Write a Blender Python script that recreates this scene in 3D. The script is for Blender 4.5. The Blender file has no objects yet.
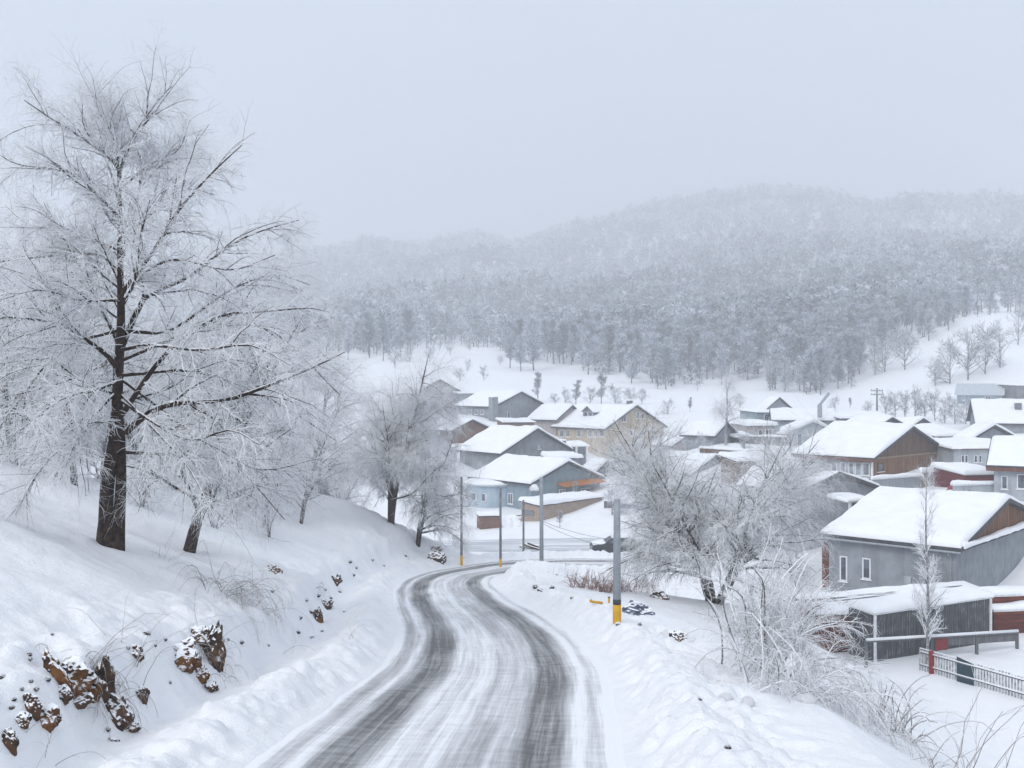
import bpy, bmesh, math, random
import numpy as np
from mathutils import Vector, noise as mnoise

S = bpy.context.scene
COL = S.collection
F = 995.56                      # focal length in pixels of a 35 mm lens on a 1024 px wide frame
rng = np.random.default_rng(7)
random.seed(7)

# ------------------------------------------------------------------ helpers
def at(px, py, d):
    return np.array([(px - 512) / F * d, d, (384 - py) / F * d])

def tag(o, label=None, cat=None, group=None, kind=None):
    if label: o['label'] = label
    if cat: o['category'] = cat
    if group: o['group'] = group
    if kind: o['kind'] = kind
    return o

def empty(name, loc, rz=0.0, label=None, cat=None, group=None):
    o = bpy.data.objects.new(name, None)
    o.empty_display_size = 0.2
    COL.objects.link(o)
    o.location = [float(v) for v in loc]
    o.rotation_euler = (0, 0, rz)
    return tag(o, label, cat, group)

def link(name, me, parent=None):
    o = bpy.data.objects.new(name, me)
    COL.objects.link(o)
    if parent: o.parent = parent
    return o

def np_mesh(name, V, Q, mats, mi=None, smooth=False, T=None):
    me = bpy.data.meshes.new(name)
    V = np.asarray(V, dtype=np.float32)
    me.vertices.add(len(V)); me.vertices.foreach_set('co', V.ravel())
    Q = np.asarray(Q, dtype=np.int32).reshape(-1, 4) if Q is not None and len(Q) else np.zeros((0, 4), np.int32)
    T = np.asarray(T, dtype=np.int32).reshape(-1, 3) if T is not None and len(T) else np.zeros((0, 3), np.int32)
    idx = np.concatenate([Q.ravel(), T.ravel()])
    tot = np.concatenate([np.full(len(Q), 4, np.int32), np.full(len(T), 3, np.int32)])
    st = np.concatenate([[0], np.cumsum(tot)[:-1]]).astype(np.int32) if len(tot) else np.zeros(0, np.int32)
    me.loops.add(len(idx)); me.loops.foreach_set('vertex_index', idx)
    me.polygons.add(len(tot)); me.polygons.foreach_set('loop_start', st); me.polygons.foreach_set('loop_total', tot)
    if mi is not None: me.polygons.foreach_set('material_index', np.asarray(mi, dtype=np.int32))
    if smooth: me.polygons.foreach_set('use_smooth', np.ones(len(tot), dtype=bool))
    for m in (mats if isinstance(mats, (list, tuple)) else [mats]): me.materials.append(m)
    me.update(calc_edges=True)
    return me

def copy_tree(o, parent=None):
    c = o.copy(); COL.objects.link(c)
    if parent: c.parent = parent
    for ch in list(o.children): copy_tree(ch, c)
    return c

class MB:
    """collects boxes, prisms, tubes into one mesh"""
    def __init__(s): s.v = []; s.f = []
    def add(s, vs, fs):
        b = len(s.v); s.v += [tuple(map(float, p)) for p in vs]; s.f += [tuple(i + b for i in q) for q in fs]
    def box(s, x0, y0, z0, x1, y1, z1):
        s.add([(x0,y0,z0),(x1,y0,z0),(x1,y1,z0),(x0,y1,z0),(x0,y0,z1),(x1,y0,z1),(x1,y1,z1),(x0,y1,z1)],
              [(0,3,2,1),(4,5,6,7),(0,1,5,4),(1,2,6,5),(2,3,7,6),(3,0,4,7)])
    def prism_y(s, prof, y0, y1):
        n = len(prof)
        s.add([(x, y0, z) for x, z in prof] + [(x, y1, z) for x, z in prof],
              [tuple(range(n)), tuple(range(2*n-1, n-1, -1))] + [(i, i+n, (i+1) % n + n, (i+1) % n) for i in range(n)])
    def bar(s, p, q, r, k=8, r2=None):
        p, q = Vector(p), Vector(q); r2 = r if r2 is None else r2
        t = (q - p).normalized(); a = t.orthogonal().normalized(); b = t.cross(a)
        vs = [p + r*(math.cos(2*math.pi*j/k)*a + math.sin(2*math.pi*j/k)*b) for j in range(k)]
        vs += [q + r2*(math.cos(2*math.pi*j/k)*a + math.sin(2*math.pi*j/k)*b) for j in range(k)]
        s.add(vs, [tuple(range(k-1, -1, -1)), tuple(range(k, 2*k))] + [(j, (j+1) % k, (j+1) % k + k, j+k) for j in range(k)])
    def path(s, pts, r, k=6):
        for p, q in zip(pts[:-1], pts[1:]): s.bar(p, q, r, k)
    def build(s, name, mat, parent=None, bevel=0.0, smooth=False):
        me = bpy.data.meshes.new(name); me.from_pydata(s.v, [], s.f)
        bm = bmesh.new(); bm.from_mesh(me); bmesh.ops.recalc_face_normals(bm, faces=bm.faces)
        if bevel: bmesh.ops.bevel(bm, geom=bm.edges[:], offset=bevel, segments=2, affect='EDGES', clamp_overlap=True)
        bm.to_mesh(me); bm.free()
        me.materials.append(mat)
        if smooth:
            for p in me.polygons: p.use_smooth = True
        return link(name, me, parent)

# numpy value noise
def _h(ix, iy, s):
    n = (ix.astype(np.int64) * 374761393 + iy.astype(np.int64) * 668265263 + s * 1442695041) & 0xffffffff
    n = ((n ^ (n >> 13)) * 1274126177) & 0xffffffff
    return ((n ^ (n >> 16)) & 0xffff) / 65535.0
def vn(x, y, s=0):
    x0 = np.floor(x); y0 = np.floor(y); fx = x - x0; fy = y - y0
    fx = fx*fx*fx*(fx*(fx*6-15)+10); fy = fy*fy*fy*(fy*(fy*6-15)+10)
    a = _h(x0, y0, s); b = _h(x0+1, y0, s); c = _h(x0, y0+1, s); d = _h(x0+1, y0+1, s)
    return (a + (b-a)*fx)*(1-fy) + (c + (d-c)*fx)*fy - 0.5
def fbm(x, y, s=0, o=4):
    r = 0; a = 1.0
    for i in range(o):
        r = r + a*vn(x*(2**i)*1.03 + 17*i, y*(2**i)*0.97 - 9*i, s+i); a *= 0.5
    return r
def sstep(a, b, x):
    t = np.clip((x - a) / (b - a), 0, 1); return t*t*(3-2*t)

# ------------------------------------------------------------------ materials
class NT:
    def __init__(s, name, rough=0.8, spec=0.25):
        s.m = bpy.data.materials.new(name); s.m.use_nodes = True
        s.t = s.m.node_tree; s.n = s.t.nodes; s.l = s.t.links
        s.b = s.n['Principled BSDF']; s.b.inputs['Roughness'].default_value = rough
        s.b.inputs['Specular IOR Level'].default_value = spec
        s.tc = s.n.new('ShaderNodeTexCoord')
    def con(s, a, b): s.l.new(a, b)
    def noise(s, scale, det=4, vec=None, rough=0.55):
        n = s.n.new('ShaderNodeTexNoise'); n.inputs['Scale'].default_value = scale; n.inputs['Detail'].default_value = det
        n.inputs['Roughness'].default_value = rough
        s.con(vec if vec is not None else s.tc.outputs['Object'], n.inputs['Vector']); return n.outputs['Fac']
    def math(s, op, a, b=0.5, c=None):
        n = s.n.new('ShaderNodeMath'); n.operation = op
        for i, v in enumerate((a, b, c)):
            if v is None: continue
            if isinstance(v, (int, float)): n.inputs[i].default_value = v
            else: s.con(v, n.inputs[i])
        return n.outputs[0]
    def ramp(s, f, p0, p1, c0=(0,0,0), c1=(1,1,1)):
        n = s.n.new('ShaderNodeValToRGB'); e = n.color_ramp.elements
        e[0].position = p0; e[1].position = p1; e[0].color = (*c0, 1); e[1].color = (*c1, 1)
        s.con(f, n.inputs[0]); return n.outputs[0]
    def rng(s, f, a, b, c=0.0, d=1.0, smooth=True):
        n = s.n.new('ShaderNodeMapRange'); n.interpolation_type = 'SMOOTHSTEP' if smooth else 'LINEAR'
        s.con(f, n.inputs[0])
        for i, v in enumerate((a, b, c, d)): n.inputs[1+i].default_value = v
        return n.outputs[0]
    def mix(s, f, a, b):
        n = s.n.new('ShaderNodeMix'); n.data_type = 'RGBA'
        ins = [i for i in n.inputs if i.type == 'RGBA']
        if isinstance(f, (int, float)): n.inputs[0].default_value = f
        else: s.con(f, n.inputs[0])
        for v, i in zip((a, b), ins):
            if isinstance(v, tuple): i.default_value = (*v, 1)
            else: s.con(v, i)
        return [o for o in n.outputs if o.type == 'RGBA'][0]
    def bump(s, h, strength=0.5, dist=0.05):
        n = s.n.new('ShaderNodeBump'); n.inputs['Strength'].default_value = strength; n.inputs['Distance'].default_value = dist
        s.con(h, n.inputs['Height']); s.con(n.outputs[0], s.b.inputs['Normal'])
    def color(s, c):
        if isinstance(c, tuple): s.b.inputs['Base Color'].default_value = (*c, 1)
        else: s.con(c, s.b.inputs['Base Color'])
        return s
    def xyz(s, out=None):
        n = s.n.new('ShaderNodeSeparateXYZ'); s.con(out if out is not None else s.tc.outputs['Object'], n.inputs[0]); return n.outputs
    def upz(s):
        g = s.n.new('ShaderNodeNewGeometry'); return s.xyz(g.outputs['Normal'])[2]
    def island(s):
        g = s.n.new('ShaderNodeNewGeometry'); return g.outputs['Random Per Island']

SNOW = (0.86, 0.875, 0.90)
def m_snow(name='snow', grain=1.0):
    k = NT(name, 0.65, 0.2)
    n1 = k.noise(0.9, 5); n2 = k.noise(9.0*grain, 6, rough=0.65); n3 = k.noise(55.0*grain, 3)
    k.color(k.mix(k.rng(n1, .3, .7), (0.83, 0.85, 0.885), (0.88, 0.89, 0.91)))
    k.bump(k.math('ADD', k.math('MULTIPLY', n2, 0.7), k.math('MULTIPLY', n3, 0.3)), 0.7, 0.08)
    return k.m
def m_noise(name, c0, c1, scale=3.0, rough=0.85, bump=0.2, spec=0.25, det=5):
    k = NT(name, rough, spec); n = k.noise(scale, det)
    mp = k.n.new('ShaderNodeMapping'); mp.inputs['Scale'].default_value = (2.2, 2.2, .35); k.con(k.tc.outputs['Object'], mp.inputs[0]); st = k.noise(1.0, 5, mp.outputs[0], .65)
    c = k.mix(k.rng(n, .32, .68), c0, c1); k.color(k.mix(k.rng(st, .5, .75, 0, .55), c, tuple(v*.62 for v in c0)))
    if bump: k.bump(n, bump, 0.03)
    return k.m
def m_snowtop(name, c0, c1, scale, lo, hi, bump=0.6, dist=0.05, amp=0.7):
    """bare surface with snow lying on whatever faces up"""
    k = NT(name, 0.85, 0.2); n = k.noise(scale, 5); n2 = k.noise(scale*0.6, 4)
    base = k.mix(k.rng(n, .35, .65), c0, c1)
    f = k.rng(k.math('ADD', k.upz(), k.math('MULTIPLY', k.math('SUBTRACT', n2, 0.5), amp)), lo, hi)
    k.color(k.mix(f, base, SNOW)); k.bump(n, bump, dist); return k.m
def m_planks(name, cols, pitch=0.2, gap=0.08, rough=0.8, horizontal=False):
    k = NT(name, rough, 0.2); o = k.xyz()
    s_ = o[2] if horizontal else k.math('ADD', o[0], o[1])
    q = k.math('DIVIDE', s_, pitch)
    fr = k.math('FRACT', q); fl = k.math('FLOOR', q)
    w = k.n.new('ShaderNodeTexWhiteNoise'); w.noise_dimensions = '1D'; k.con(fl, w.inputs['W'])
    c = k.mix(w.outputs['Value'], cols[0], cols[1])
    st = k.n.new('ShaderNodeMapping'); st.inputs['Scale'].default_value = (9, 9, 1.0) if not horizontal else (1, 1, 14)
    k.con(k.tc.outputs['Object'], st.inputs[0])
    g = k.noise(1.0, 5, st.outputs[0])
    c = k.mix(k.rng(g, .35, .7), c, cols[2])
    d = k.math('LESS_THAN', fr, gap)
    k.color(k.mix(d, c, (0.02, 0.018, 0.016)))
    k.bump(k.math('SUBTRACT', g, k.math('MULTIPLY', d, 2.0)), 0.4, 0.02)
    return k.m
def m_corr(name, c0, c1, pitch=0.14, snowy=0.0):
    k = NT(name, 0.55, 0.4); o = k.xyz(); s_ = k.math('ADD', o[0], o[1])
    w = k.math('SINE', k.math('MULTIPLY', s_, 2*math.pi/pitch))
    n = k.noise(2.0, 5); st = k.n.new('ShaderNodeMapping'); st.inputs['Scale'].default_value = (6, 6, .5)
    k.con(k.tc.outputs['Object'], st.inputs[0]); g = k.noise(1.2, 5, st.outputs[0])
    c = k.mix(k.rng(g, .35, .65), c0, c1)
    if snowy: c = k.mix(k.rng(k.math('ADD', k.math('MULTIPLY', w, .12), n), .55, .75, 0, snowy), c, SNOW)
    k.color(c); k.bump(w, 0.7, 0.03); return k.m
def m_brick(name, c0, c1, mort, scale=1.0):
    k = NT(name, 0.9, 0.2); o = k.xyz()
    cb = k.n.new('ShaderNodeCombineXYZ'); k.con(k.math('ADD', o[0], o[1]), cb.inputs[0]); k.con(o[2], cb.inputs[1])
    b = k.n.new('ShaderNodeTexBrick'); b.inputs['Scale'].default_value = scale
    b.inputs['Color1'].default_value = (*c0, 1); b.inputs['Color2'].default_value = (*c1, 1); b.inputs['Mortar'].default_value = (*mort, 1)
    b.inputs['Brick Width'].default_value = 0.45; b.inputs['Row Height'].default_value = 0.18; b.inputs['Mortar Size'].default_value = 0.02
    k.con(cb.outputs[0], b.inputs['Vector'])
    n = k.noise(3.0, 5); k.color(k.mix(k.rng(n, .4, .75, 0, .5), b.outputs['Color'], mort))
    k.bump(n, 0.3, 0.03); return k.m
def m_plain(name, c, rough=0.6, spec=0.3, metal=0.0):
    k = NT(name, rough, spec); n = k.noise(6.0, 4)
    k.color(k.mix(k.rng(n, .3, .7), tuple(v*0.86 for v in c), tuple(min(1, v*1.1) for v in c))); k.b.inputs['Metallic'].default_value = metal; return k.m
def m_glass(name, c=(0.05, 0.06, 0.075)):
    k = NT(name, 0.12, 0.5); n = k.noise(1.3, 2)
    k.color(k.mix(k.rng(n, .4, .6), c, tuple(v*2.2 for v in c))); return k.m

M = {}
M['snow'] = m_snow('snow')
M['roofsnow'] = m_snow('roof_snow', 0.5)
M['bark'] = m_snowtop('bark_with_snow', (0.010, 0.007, 0.006), (0.055, 0.032, 0.022), 9.0, 0.35, 0.75, 1.0, 0.05, 1.35)
M['barkfrost'] = m_snowtop('frosted_bark', (0.06, 0.055, 0.055), (0.16, 0.15, 0.15), 9.0, -0.2, 0.6, 0.6, 0.03, 0.8)
def m_frost(name, dark, mid, light, p_dark=0.2, snowy=0.75, trans=0.0):
    k = NT(name, 0.75, 0.2); i = k.island()
    base = k.mix(k.rng(i, p_dark, 1.0, 0, 1, False), mid, light)
    base = k.mix(k.math('LESS_THAN', i, p_dark), base, dark)
    f = k.rng(k.upz(), -0.35, 0.55, 0.0, snowy)
    col = k.mix(f, base, SNOW); k.color(col)
    if trans:
        t = k.n.new('ShaderNodeBsdfTranslucent'); k.con(col, t.inputs[0]); x = k.n.new('ShaderNodeMixShader'); x.inputs[0].default_value = trans
        o = k.n['Material Output']; k.con(k.b.outputs[0], x.inputs[1]); k.con(t.outputs[0], x.inputs[2]); k.con(x.outputs[0], o.inputs[0])
    return k.m
M['frost'] = m_frost('hoar_frost_twigs', (0.07, 0.06, 0.058), (0.74, 0.75, 0.77), (0.93, 0.935, 0.95), 0.13, 0.9)
M['frost2'] = m_frost('thick_frost', (0.14, 0.125, 0.12), (0.62, 0.62, 0.635), (0.90, 0.905, 0.92), 0.22, 0.85)
M['drystem'] = m_frost('dry_stems', (0.07, 0.05, 0.042), (0.17, 0.135, 0.12), (0.52, 0.51, 0.51), 0.5, 0.4)
M['farfrost'] = m_frost('far_frost', (0.05, 0.06, 0.078), (0.15, 0.18, 0.22), (0.40, 0.45, 0.52), 0.22, 0.38, .12)  # bluish cast of the distant light tinted into all the far frost colours
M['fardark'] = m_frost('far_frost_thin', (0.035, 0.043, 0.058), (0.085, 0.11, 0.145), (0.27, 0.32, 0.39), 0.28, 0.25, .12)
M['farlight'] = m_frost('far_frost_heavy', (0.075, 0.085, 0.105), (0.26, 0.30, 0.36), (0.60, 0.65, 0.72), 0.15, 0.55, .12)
M['bushfrost'] = m_frost('bush_frost', (0.07, 0.07, 0.075), (0.34, 0.355, 0.385), (0.68, 0.70, 0.74), 0.18, 0.6, .4)
M['fartrunk'] = m_noise('far_trunk', (0.09, 0.088, 0.092), (0.20, 0.20, 0.21), 3)
M['rust'] = m_frost('rusty_leaves', (0.10, 0.035, 0.025), (0.20, 0.075, 0.055), (0.30, 0.13, 0.10), 0.3, 0.22)
M['conifer'] = m_frost('conifer_needles', (0.015, 0.022, 0.02), (0.03, 0.042, 0.038), (0.10, 0.12, 0.12), 0.4)
M['rock'] = m_snowtop('ochre_rock', (0.022, 0.012, 0.008), (0.19, 0.085, 0.028), 3.0, 0.28, 0.5, 1.0, 0.12, 0.6)
M['rock2'] = m_snowtop('dark_rock', (0.014, 0.010, 0.009), (0.11, 0.06, 0.034), 3.0, 0.30, 0.5, 1.0, 0.1, 0.6)
M['stone'] = m_snowtop('dark_stone', (0.010, 0.008, 0.008), (0.055, 0.04, 0.034), 6, 0.25, 0.5, 0.9, 0.04, 0.7)
M['grey'] = m_noise('grey_stucco', (0.225, 0.25, 0.275), (0.295, 0.32, 0.345), 1.2, 0.9, 0.15)
M['greylt'] = m_noise('light_grey_stucco', (0.33, 0.36, 0.39), (0.43, 0.46, 0.49), 1.0, 0.9, 0.15)
M['greydk'] = m_noise('dark_grey_stucco', (0.13, 0.14, 0.155), (0.21, 0.225, 0.24), 1.0, 0.9, 0.15)
M['greygreen'] = m_noise('grey_green_stucco', (0.17, 0.195, 0.205), (0.25, 0.275, 0.285), 0.8, 0.9, 0.15)
M['blue'] = m_noise('blue_grey_paint', (0.20, 0.265, 0.31), (0.26, 0.33, 0.375), 1.0, 0.8, 0.1)
M['bluelt'] = m_noise('light_blue_paint', (0.32, 0.41, 0.48), (0.42, 0.50, 0.56), 1.0, 0.8, 0.1)
M['bluedk'] = m_noise('deep_blue', (0.025, 0.06, 0.14), (0.04, 0.09, 0.19), 1.5, 0.6, 0.1)
M['cream'] = m_noise('cream_plaster', (0.40, 0.335, 0.25), (0.50, 0.425, 0.325), 0.9, 0.9, 0.15)
M['pink'] = m_noise('pinkish_plaster', (0.34, 0.30, 0.30), (0.44, 0.40, 0.395), 1.0, 0.9, 0.15)
M['stonewall'] = m_noise('stone_wall', (0.10, 0.10, 0.105), (0.30, 0.29, 0.285), 2.2, 0.9, 0.5)
M['brownwood'] = m_planks('brown_planks', ((0.17, 0.078, 0.036), (0.33, 0.165, 0.075), (0.10, 0.05, 0.028)), 0.24)
M['brownwood2'] = m_planks('dark_brown_planks', ((0.10, 0.055, 0.036), (0.19, 0.10, 0.058), (0.065, 0.038, 0.027)), 0.24)
M['tanwood'] = m_planks('tan_planks', ((0.26, 0.19, 0.115), (0.36, 0.27, 0.17), (0.20, 0.15, 0.11)), 0.3)
M['redwood'] = m_planks('rust_red_planks', ((0.12, 0.022, 0.014), (0.20, 0.05, 0.02), (0.06, 0.014, 0.011)), 0.22, 0.08, 0.8, True)
M['redpaint'] = m_plain('red_paint', (0.22, 0.018, 0.02), 0.5)
M['darkred'] = m_plain('dark_red_paint', (0.13, 0.018, 0.022), 0.6)
M['orangewood'] = m_plain('orange_boards', (0.42, 0.16, 0.04), 0.7)
M['greywood'] = m_planks('grey_planks', ((0.13, 0.135, 0.145), (0.19, 0.195, 0.205), (0.10, 0.10, 0.11)), 0.18)
M['frostwood'] = m_noise('frosted_pickets', (0.22, 0.225, 0.24), (0.55, 0.56, 0.58), 6, .8, .2)
M['brick'] = m_brick('pale_brick', (0.30, 0.20, 0.15), (0.38, 0.28, 0.21), (0.40, 0.36, 0.32))
M['redbrick'] = m_brick('red_brown_brick', (0.16, 0.075, 0.05), (0.22, 0.11, 0.075), (0.2, 0.16, 0.14))
M['corr'] = m_corr('corrugated_dark', (0.04, 0.043, 0.05), (0.08, 0.084, 0.094), 0.16, 0.16)
M['corrgrey'] = m_corr('corrugated_grey', (0.26, 0.29, 0.32), (0.34, 0.37, 0.40), 0.18, 0.1)
def m_sheet():
    k = NT('streaky_snowy_sheet', .6, .3); o = k.xyz(); mp = k.n.new('ShaderNodeMapping'); mp.inputs['Scale'].default_value = (.35, 5.5, 1)
    k.con(k.tc.outputs['Object'], mp.inputs[0]); g = k.noise(1.0, 3, mp.outputs[0])
    k.color(k.mix(k.rng(g, .47, .53), (.10, .11, .125), SNOW)); k.bump(g, .6, .06); return k.m
M['sheet'] = m_sheet()
M['metalroof'] = m_corr('pale_metal_roof', (0.40, 0.45, 0.49), (0.50, 0.55, 0.58), 0.4, 0.5)
M['roof'] = m_noise('dark_roofing', (0.035, 0.037, 0.042), (0.075, 0.078, 0.085), 3, 0.7)
M['roofred'] = m_noise('red_brown_fascia', (0.12, 0.05, 0.035), (0.18, 0.08, 0.06), 4, 0.8)
M['white'] = m_plain('white_paint', (0.74, 0.75, 0.77), 0.5)
M['glass'] = m_glass('window_glass')
M['glasslt'] = m_glass('pale_window_glass', (0.15, 0.17, 0.19))
M['tealpane'] = m_plain('dark_teal_board', (0.012, 0.04, 0.055), 0.5)
M['bluedoor'] = m_plain('blue_door_paint', (0.07, 0.15, 0.21), 0.5)
M['polegrey'] = m_plain('grey_pole_paint', (0.30, 0.33, 0.36), 0.5)
M['poleconc'] = m_noise('weathered_pole', (0.15, 0.15, 0.155), (0.26, 0.26, 0.265), 4, 0.85)
M['yellow'] = m_plain('yellow_band', (0.62, 0.34, 0.015), 0.5)
M['darkband'] = m_plain('dark_band', (0.05, 0.055, 0.065), 0.6)
M['black'] = m_plain('black_rubber', (0.012, 0.012, 0.014), 0.7)
M['carpaint'] = m_plain('dark_car_paint', (0.022, 0.028, 0.032), 0.25, 0.5)
M['carred'] = m_plain('red_car_paint', (0.22, 0.015, 0.02), 0.3, 0.5)
M['rim'] = m_plain('wheel_rim', (0.35, 0.36, 0.37), 0.4)
M['tarp'] = m_snowtop('blue_grey_tarp', (0.05, 0.065, 0.10), (0.14, 0.17, 0.23), 5, 0.55, 0.8, 0.8, 0.08, 0.8)
M['wire'] = m_plain('cable', (0.10, 0.10, 0.11), 0.6)

# ------------------------------------------------------------------ terrain
CL = np.array([(-2.6,-30),(-1.9,-14),(-1.5,-2),(-1.15,6),(-0.87,11.8),(-0.6,15.5),(-0.42,20.4),(-0.88,27.1),(-1.95,35),(-2.75,42),(-3.0,48),(-2.5,53.5),
               (-0.6,58),(3.2,61),(8.5,63),(14,66.5),(18.5,73),(20,83)], float)
def catmull(P, n=14):
    P = np.vstack([2*P[0]-P[1], P, 2*P[-1]-P[-2]]); out = []
    for i in range(1, len(P)-2):
        t = np.linspace(0, 1, n, endpoint=False)[:, None]
        a, b, c, d = P[i-1], P[i], P[i+1], P[i+2]
        out.append(0.5*((2*b)+(-a+c)*t+(2*a-5*b+4*c-d)*t**2+(-a+3*b-3*c+d)*t**3))
    out.append(P[-2][None]); return np.vstack(out)
RC = catmull(CL)
RT = np.gradient(RC, axis=0); RT /= np.linalg.norm(RT, axis=1)[:, None]
RN = np.stack([RT[:, 1], -RT[:, 0]], 1)                    # points to the right of travel
RS = np.concatenate([[0], np.cumsum(np.linalg.norm(np.diff(RC, axis=0), axis=1))])
_i58 = int(np.argmin(np.abs(RC[:, 1] - 57)))
RZ = -2.9 - 0.136*RC[:, 1]
_t = np.clip((RS - RS[_i58])/(RS[-1]-RS[_i58]), 0, 1)
RZ = np.where(np.arange(len(RC)) > _i58, RZ[_i58] + (-13.45-RZ[_i58])*(_t*0.75+0.25*_t*_t), RZ)
RZ = np.where(RC[:, 1] < 0, -2.9 - 0.136*RC[:, 1]*0.4, RZ)
HW = 2.2

def deep(d): return d if d < 300 else 300+(d-300)*2.3
VP = []   # far terrain control points (x, y, z)
for x, y, z in [(-30,62,-12.5),(-12,72,-13.2),(0,72,-13.4),(15,75,-13.0),(0,82,-13.5),(-20,84,-13.5),(14,83,-13.4),(0,95,-13.9),(-20,95,-13.5),(20,45,-12.5),(16,38,-12.6),(30,38,-12.6),
                (10,55,-12.6),(45,50,-12.0),(24,55,-12.3),(10,20,-12.5),(40,15,-13),(80,20,-14),(80,60,-10),(-60,60,-10),(-80,120,-6),(-50,110,-9),(100,100,-5),(13,66,-13.0),(30,60,-12.2),(34,60,-12.1),(31,65,-11.6),(40,58,-12),(13,143,-12.2),(18,146,-12.2),(22,150,-11.5),(-60,10,-12),(-60,-30,-12),(60,-30,-13)]:
    VP.append((x, y, z))
for px, py, d in [(900,494,80),(1010,498,70),(872,483,93),(980,467,100),(810,449,130),(760,441,135),(705,441,125),(780,417,165),(1000,435,130),(985,405.5,200),
                  (530,512,106),(500,480,125),(500,420,160),(440,410,185),(475,445,140),(605,462,148),(660,462,125),(640,500,100),(760,470,105),
                  (500,385,220),(500,350,320),(420,345,340),(620,378,280),(560,395,220),(700,400,220),(720,386,270),(830,384,260),(880,396,225),(1000,366,230),(1020,314,290),(930,345,275),(860,378,268),
                  (350,360,300),(250,395,220),(100,420,170),(1150,320,300),(1150,400,200),
                  (400,300,450),(600,330,400),(780,330,350),(1000,280,385),(900,262,420),(900,268,480),(760,290,430),
                  (200,297,820),(300,284,820),(370,266,820),(500,252,800),(560,244,770),(640,222,740),(740,188,720),(850,192,800),(1024,215,900),(1250,250,950),(0,320,850),(-150,345,900),
                  (600,280,560),(800,255,520),(1000,235,600),(450,275,620),(200,340,500),(0,370,400)]:
    p = at(px, py, deep(d)); VP.append((p[0], p[1], p[2]))
for px, py, d in [(300,277,800),(500,250,780),(740,186,700),(1024,220,900),(-150,345,900),(1250,240,900)]:
    p = at(px, py, deep(d)); VP.append((p[0]*1.4, p[1]*1.4, p[2]-140))
VP = np.array(VP)
def _phi(r2): return 0.5*r2*np.log(r2 + 1e-9)
_sc = 100.0
_X = VP[:, :2]/_sc
_A = _phi(((_X[:, None]-_X[None])**2).sum(-1)) + 0.004*np.eye(len(_X))
_P = np.hstack([np.ones((len(_X), 1)), _X])
_W = np.linalg.solve(np.block([[_A, _P], [_P.T, np.zeros((3, 3))]]), np.concatenate([VP[:, 2], np.zeros(3)]))
def Vz(x, y):
    x = np.asarray(x, float); y = np.asarray(y, float); sh = x.shape
    q = np.stack([x.ravel(), y.ravel()], 1)/_sc; out = np.empty(len(q))
    for i in range(0, len(q), 40000):
        c = q[i:i+40000]
        out[i:i+40000] = _phi(((c[:, None]-_X[None])**2).sum(-1)) @ _W[:-3] + _W[-3] + c @ _W[-2:]
    z = out.reshape(sh)
    cap = 246-0.12*np.clip(60-x, 0, 500)+2-0.20*np.clip(x-270, 0, 700)-0.10*np.clip(-x-100, 0, 900)+14*fbm(x/170, y/170, 71, 2)
    kk = 40.0; hh = np.clip(0.5+0.5*(cap-z)/kk, 0, 1); z = cap+(z-cap)*hh-kk*hh*(1-hh)
    w = sstep(9, 4.5, np.abs(y-82)) * sstep(-34, -26, x) * sstep(32, 24, x)     # level bench for the village street
    return z*(1-w) + (-13.5)*w
def roadinfo(x, y):
    x = np.asarray(x, float).ravel(); y = np.asarray(y, float).ravel()
    lat = np.empty(len(x)); zr = np.empty(len(x)); s = np.empty(len(x))
    for i in range(0, len(x), 60000):
        X = x[i:i+60000]; Y = y[i:i+60000]
        d2 = (X[:, None]-RC[None, :, 0])**2 + (Y[:, None]-RC[None, :, 1])**2
        k = d2.argmin(1); dx = X-RC[k, 0]; dy = Y-RC[k, 1]
        along = dx*RT[k, 0]+dy*RT[k, 1]; l = dx*RN[k, 0]+dy*RN[k, 1]
        sg = np.sign(l); end = (k == 0) | (k == len(RC)-1)
        lat[i:i+60000] = np.where(end, sg*np.sqrt(d2[np.arange(len(k)), k]), l)
        ss = RS[k]+along; s[i:i+60000] = ss; zr[i:i+60000] = np.interp(ss, RS, RZ)
    return lat, zr, s
def smax(a, b, k=0.7):
    h = np.clip(0.5+0.5*(a-b)/k, 0, 1); return b+(a-b)*h+k*h*(1-h)
S56 = RS[int(np.argmin(np.abs(RC[:, 1]-52)))]
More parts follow.
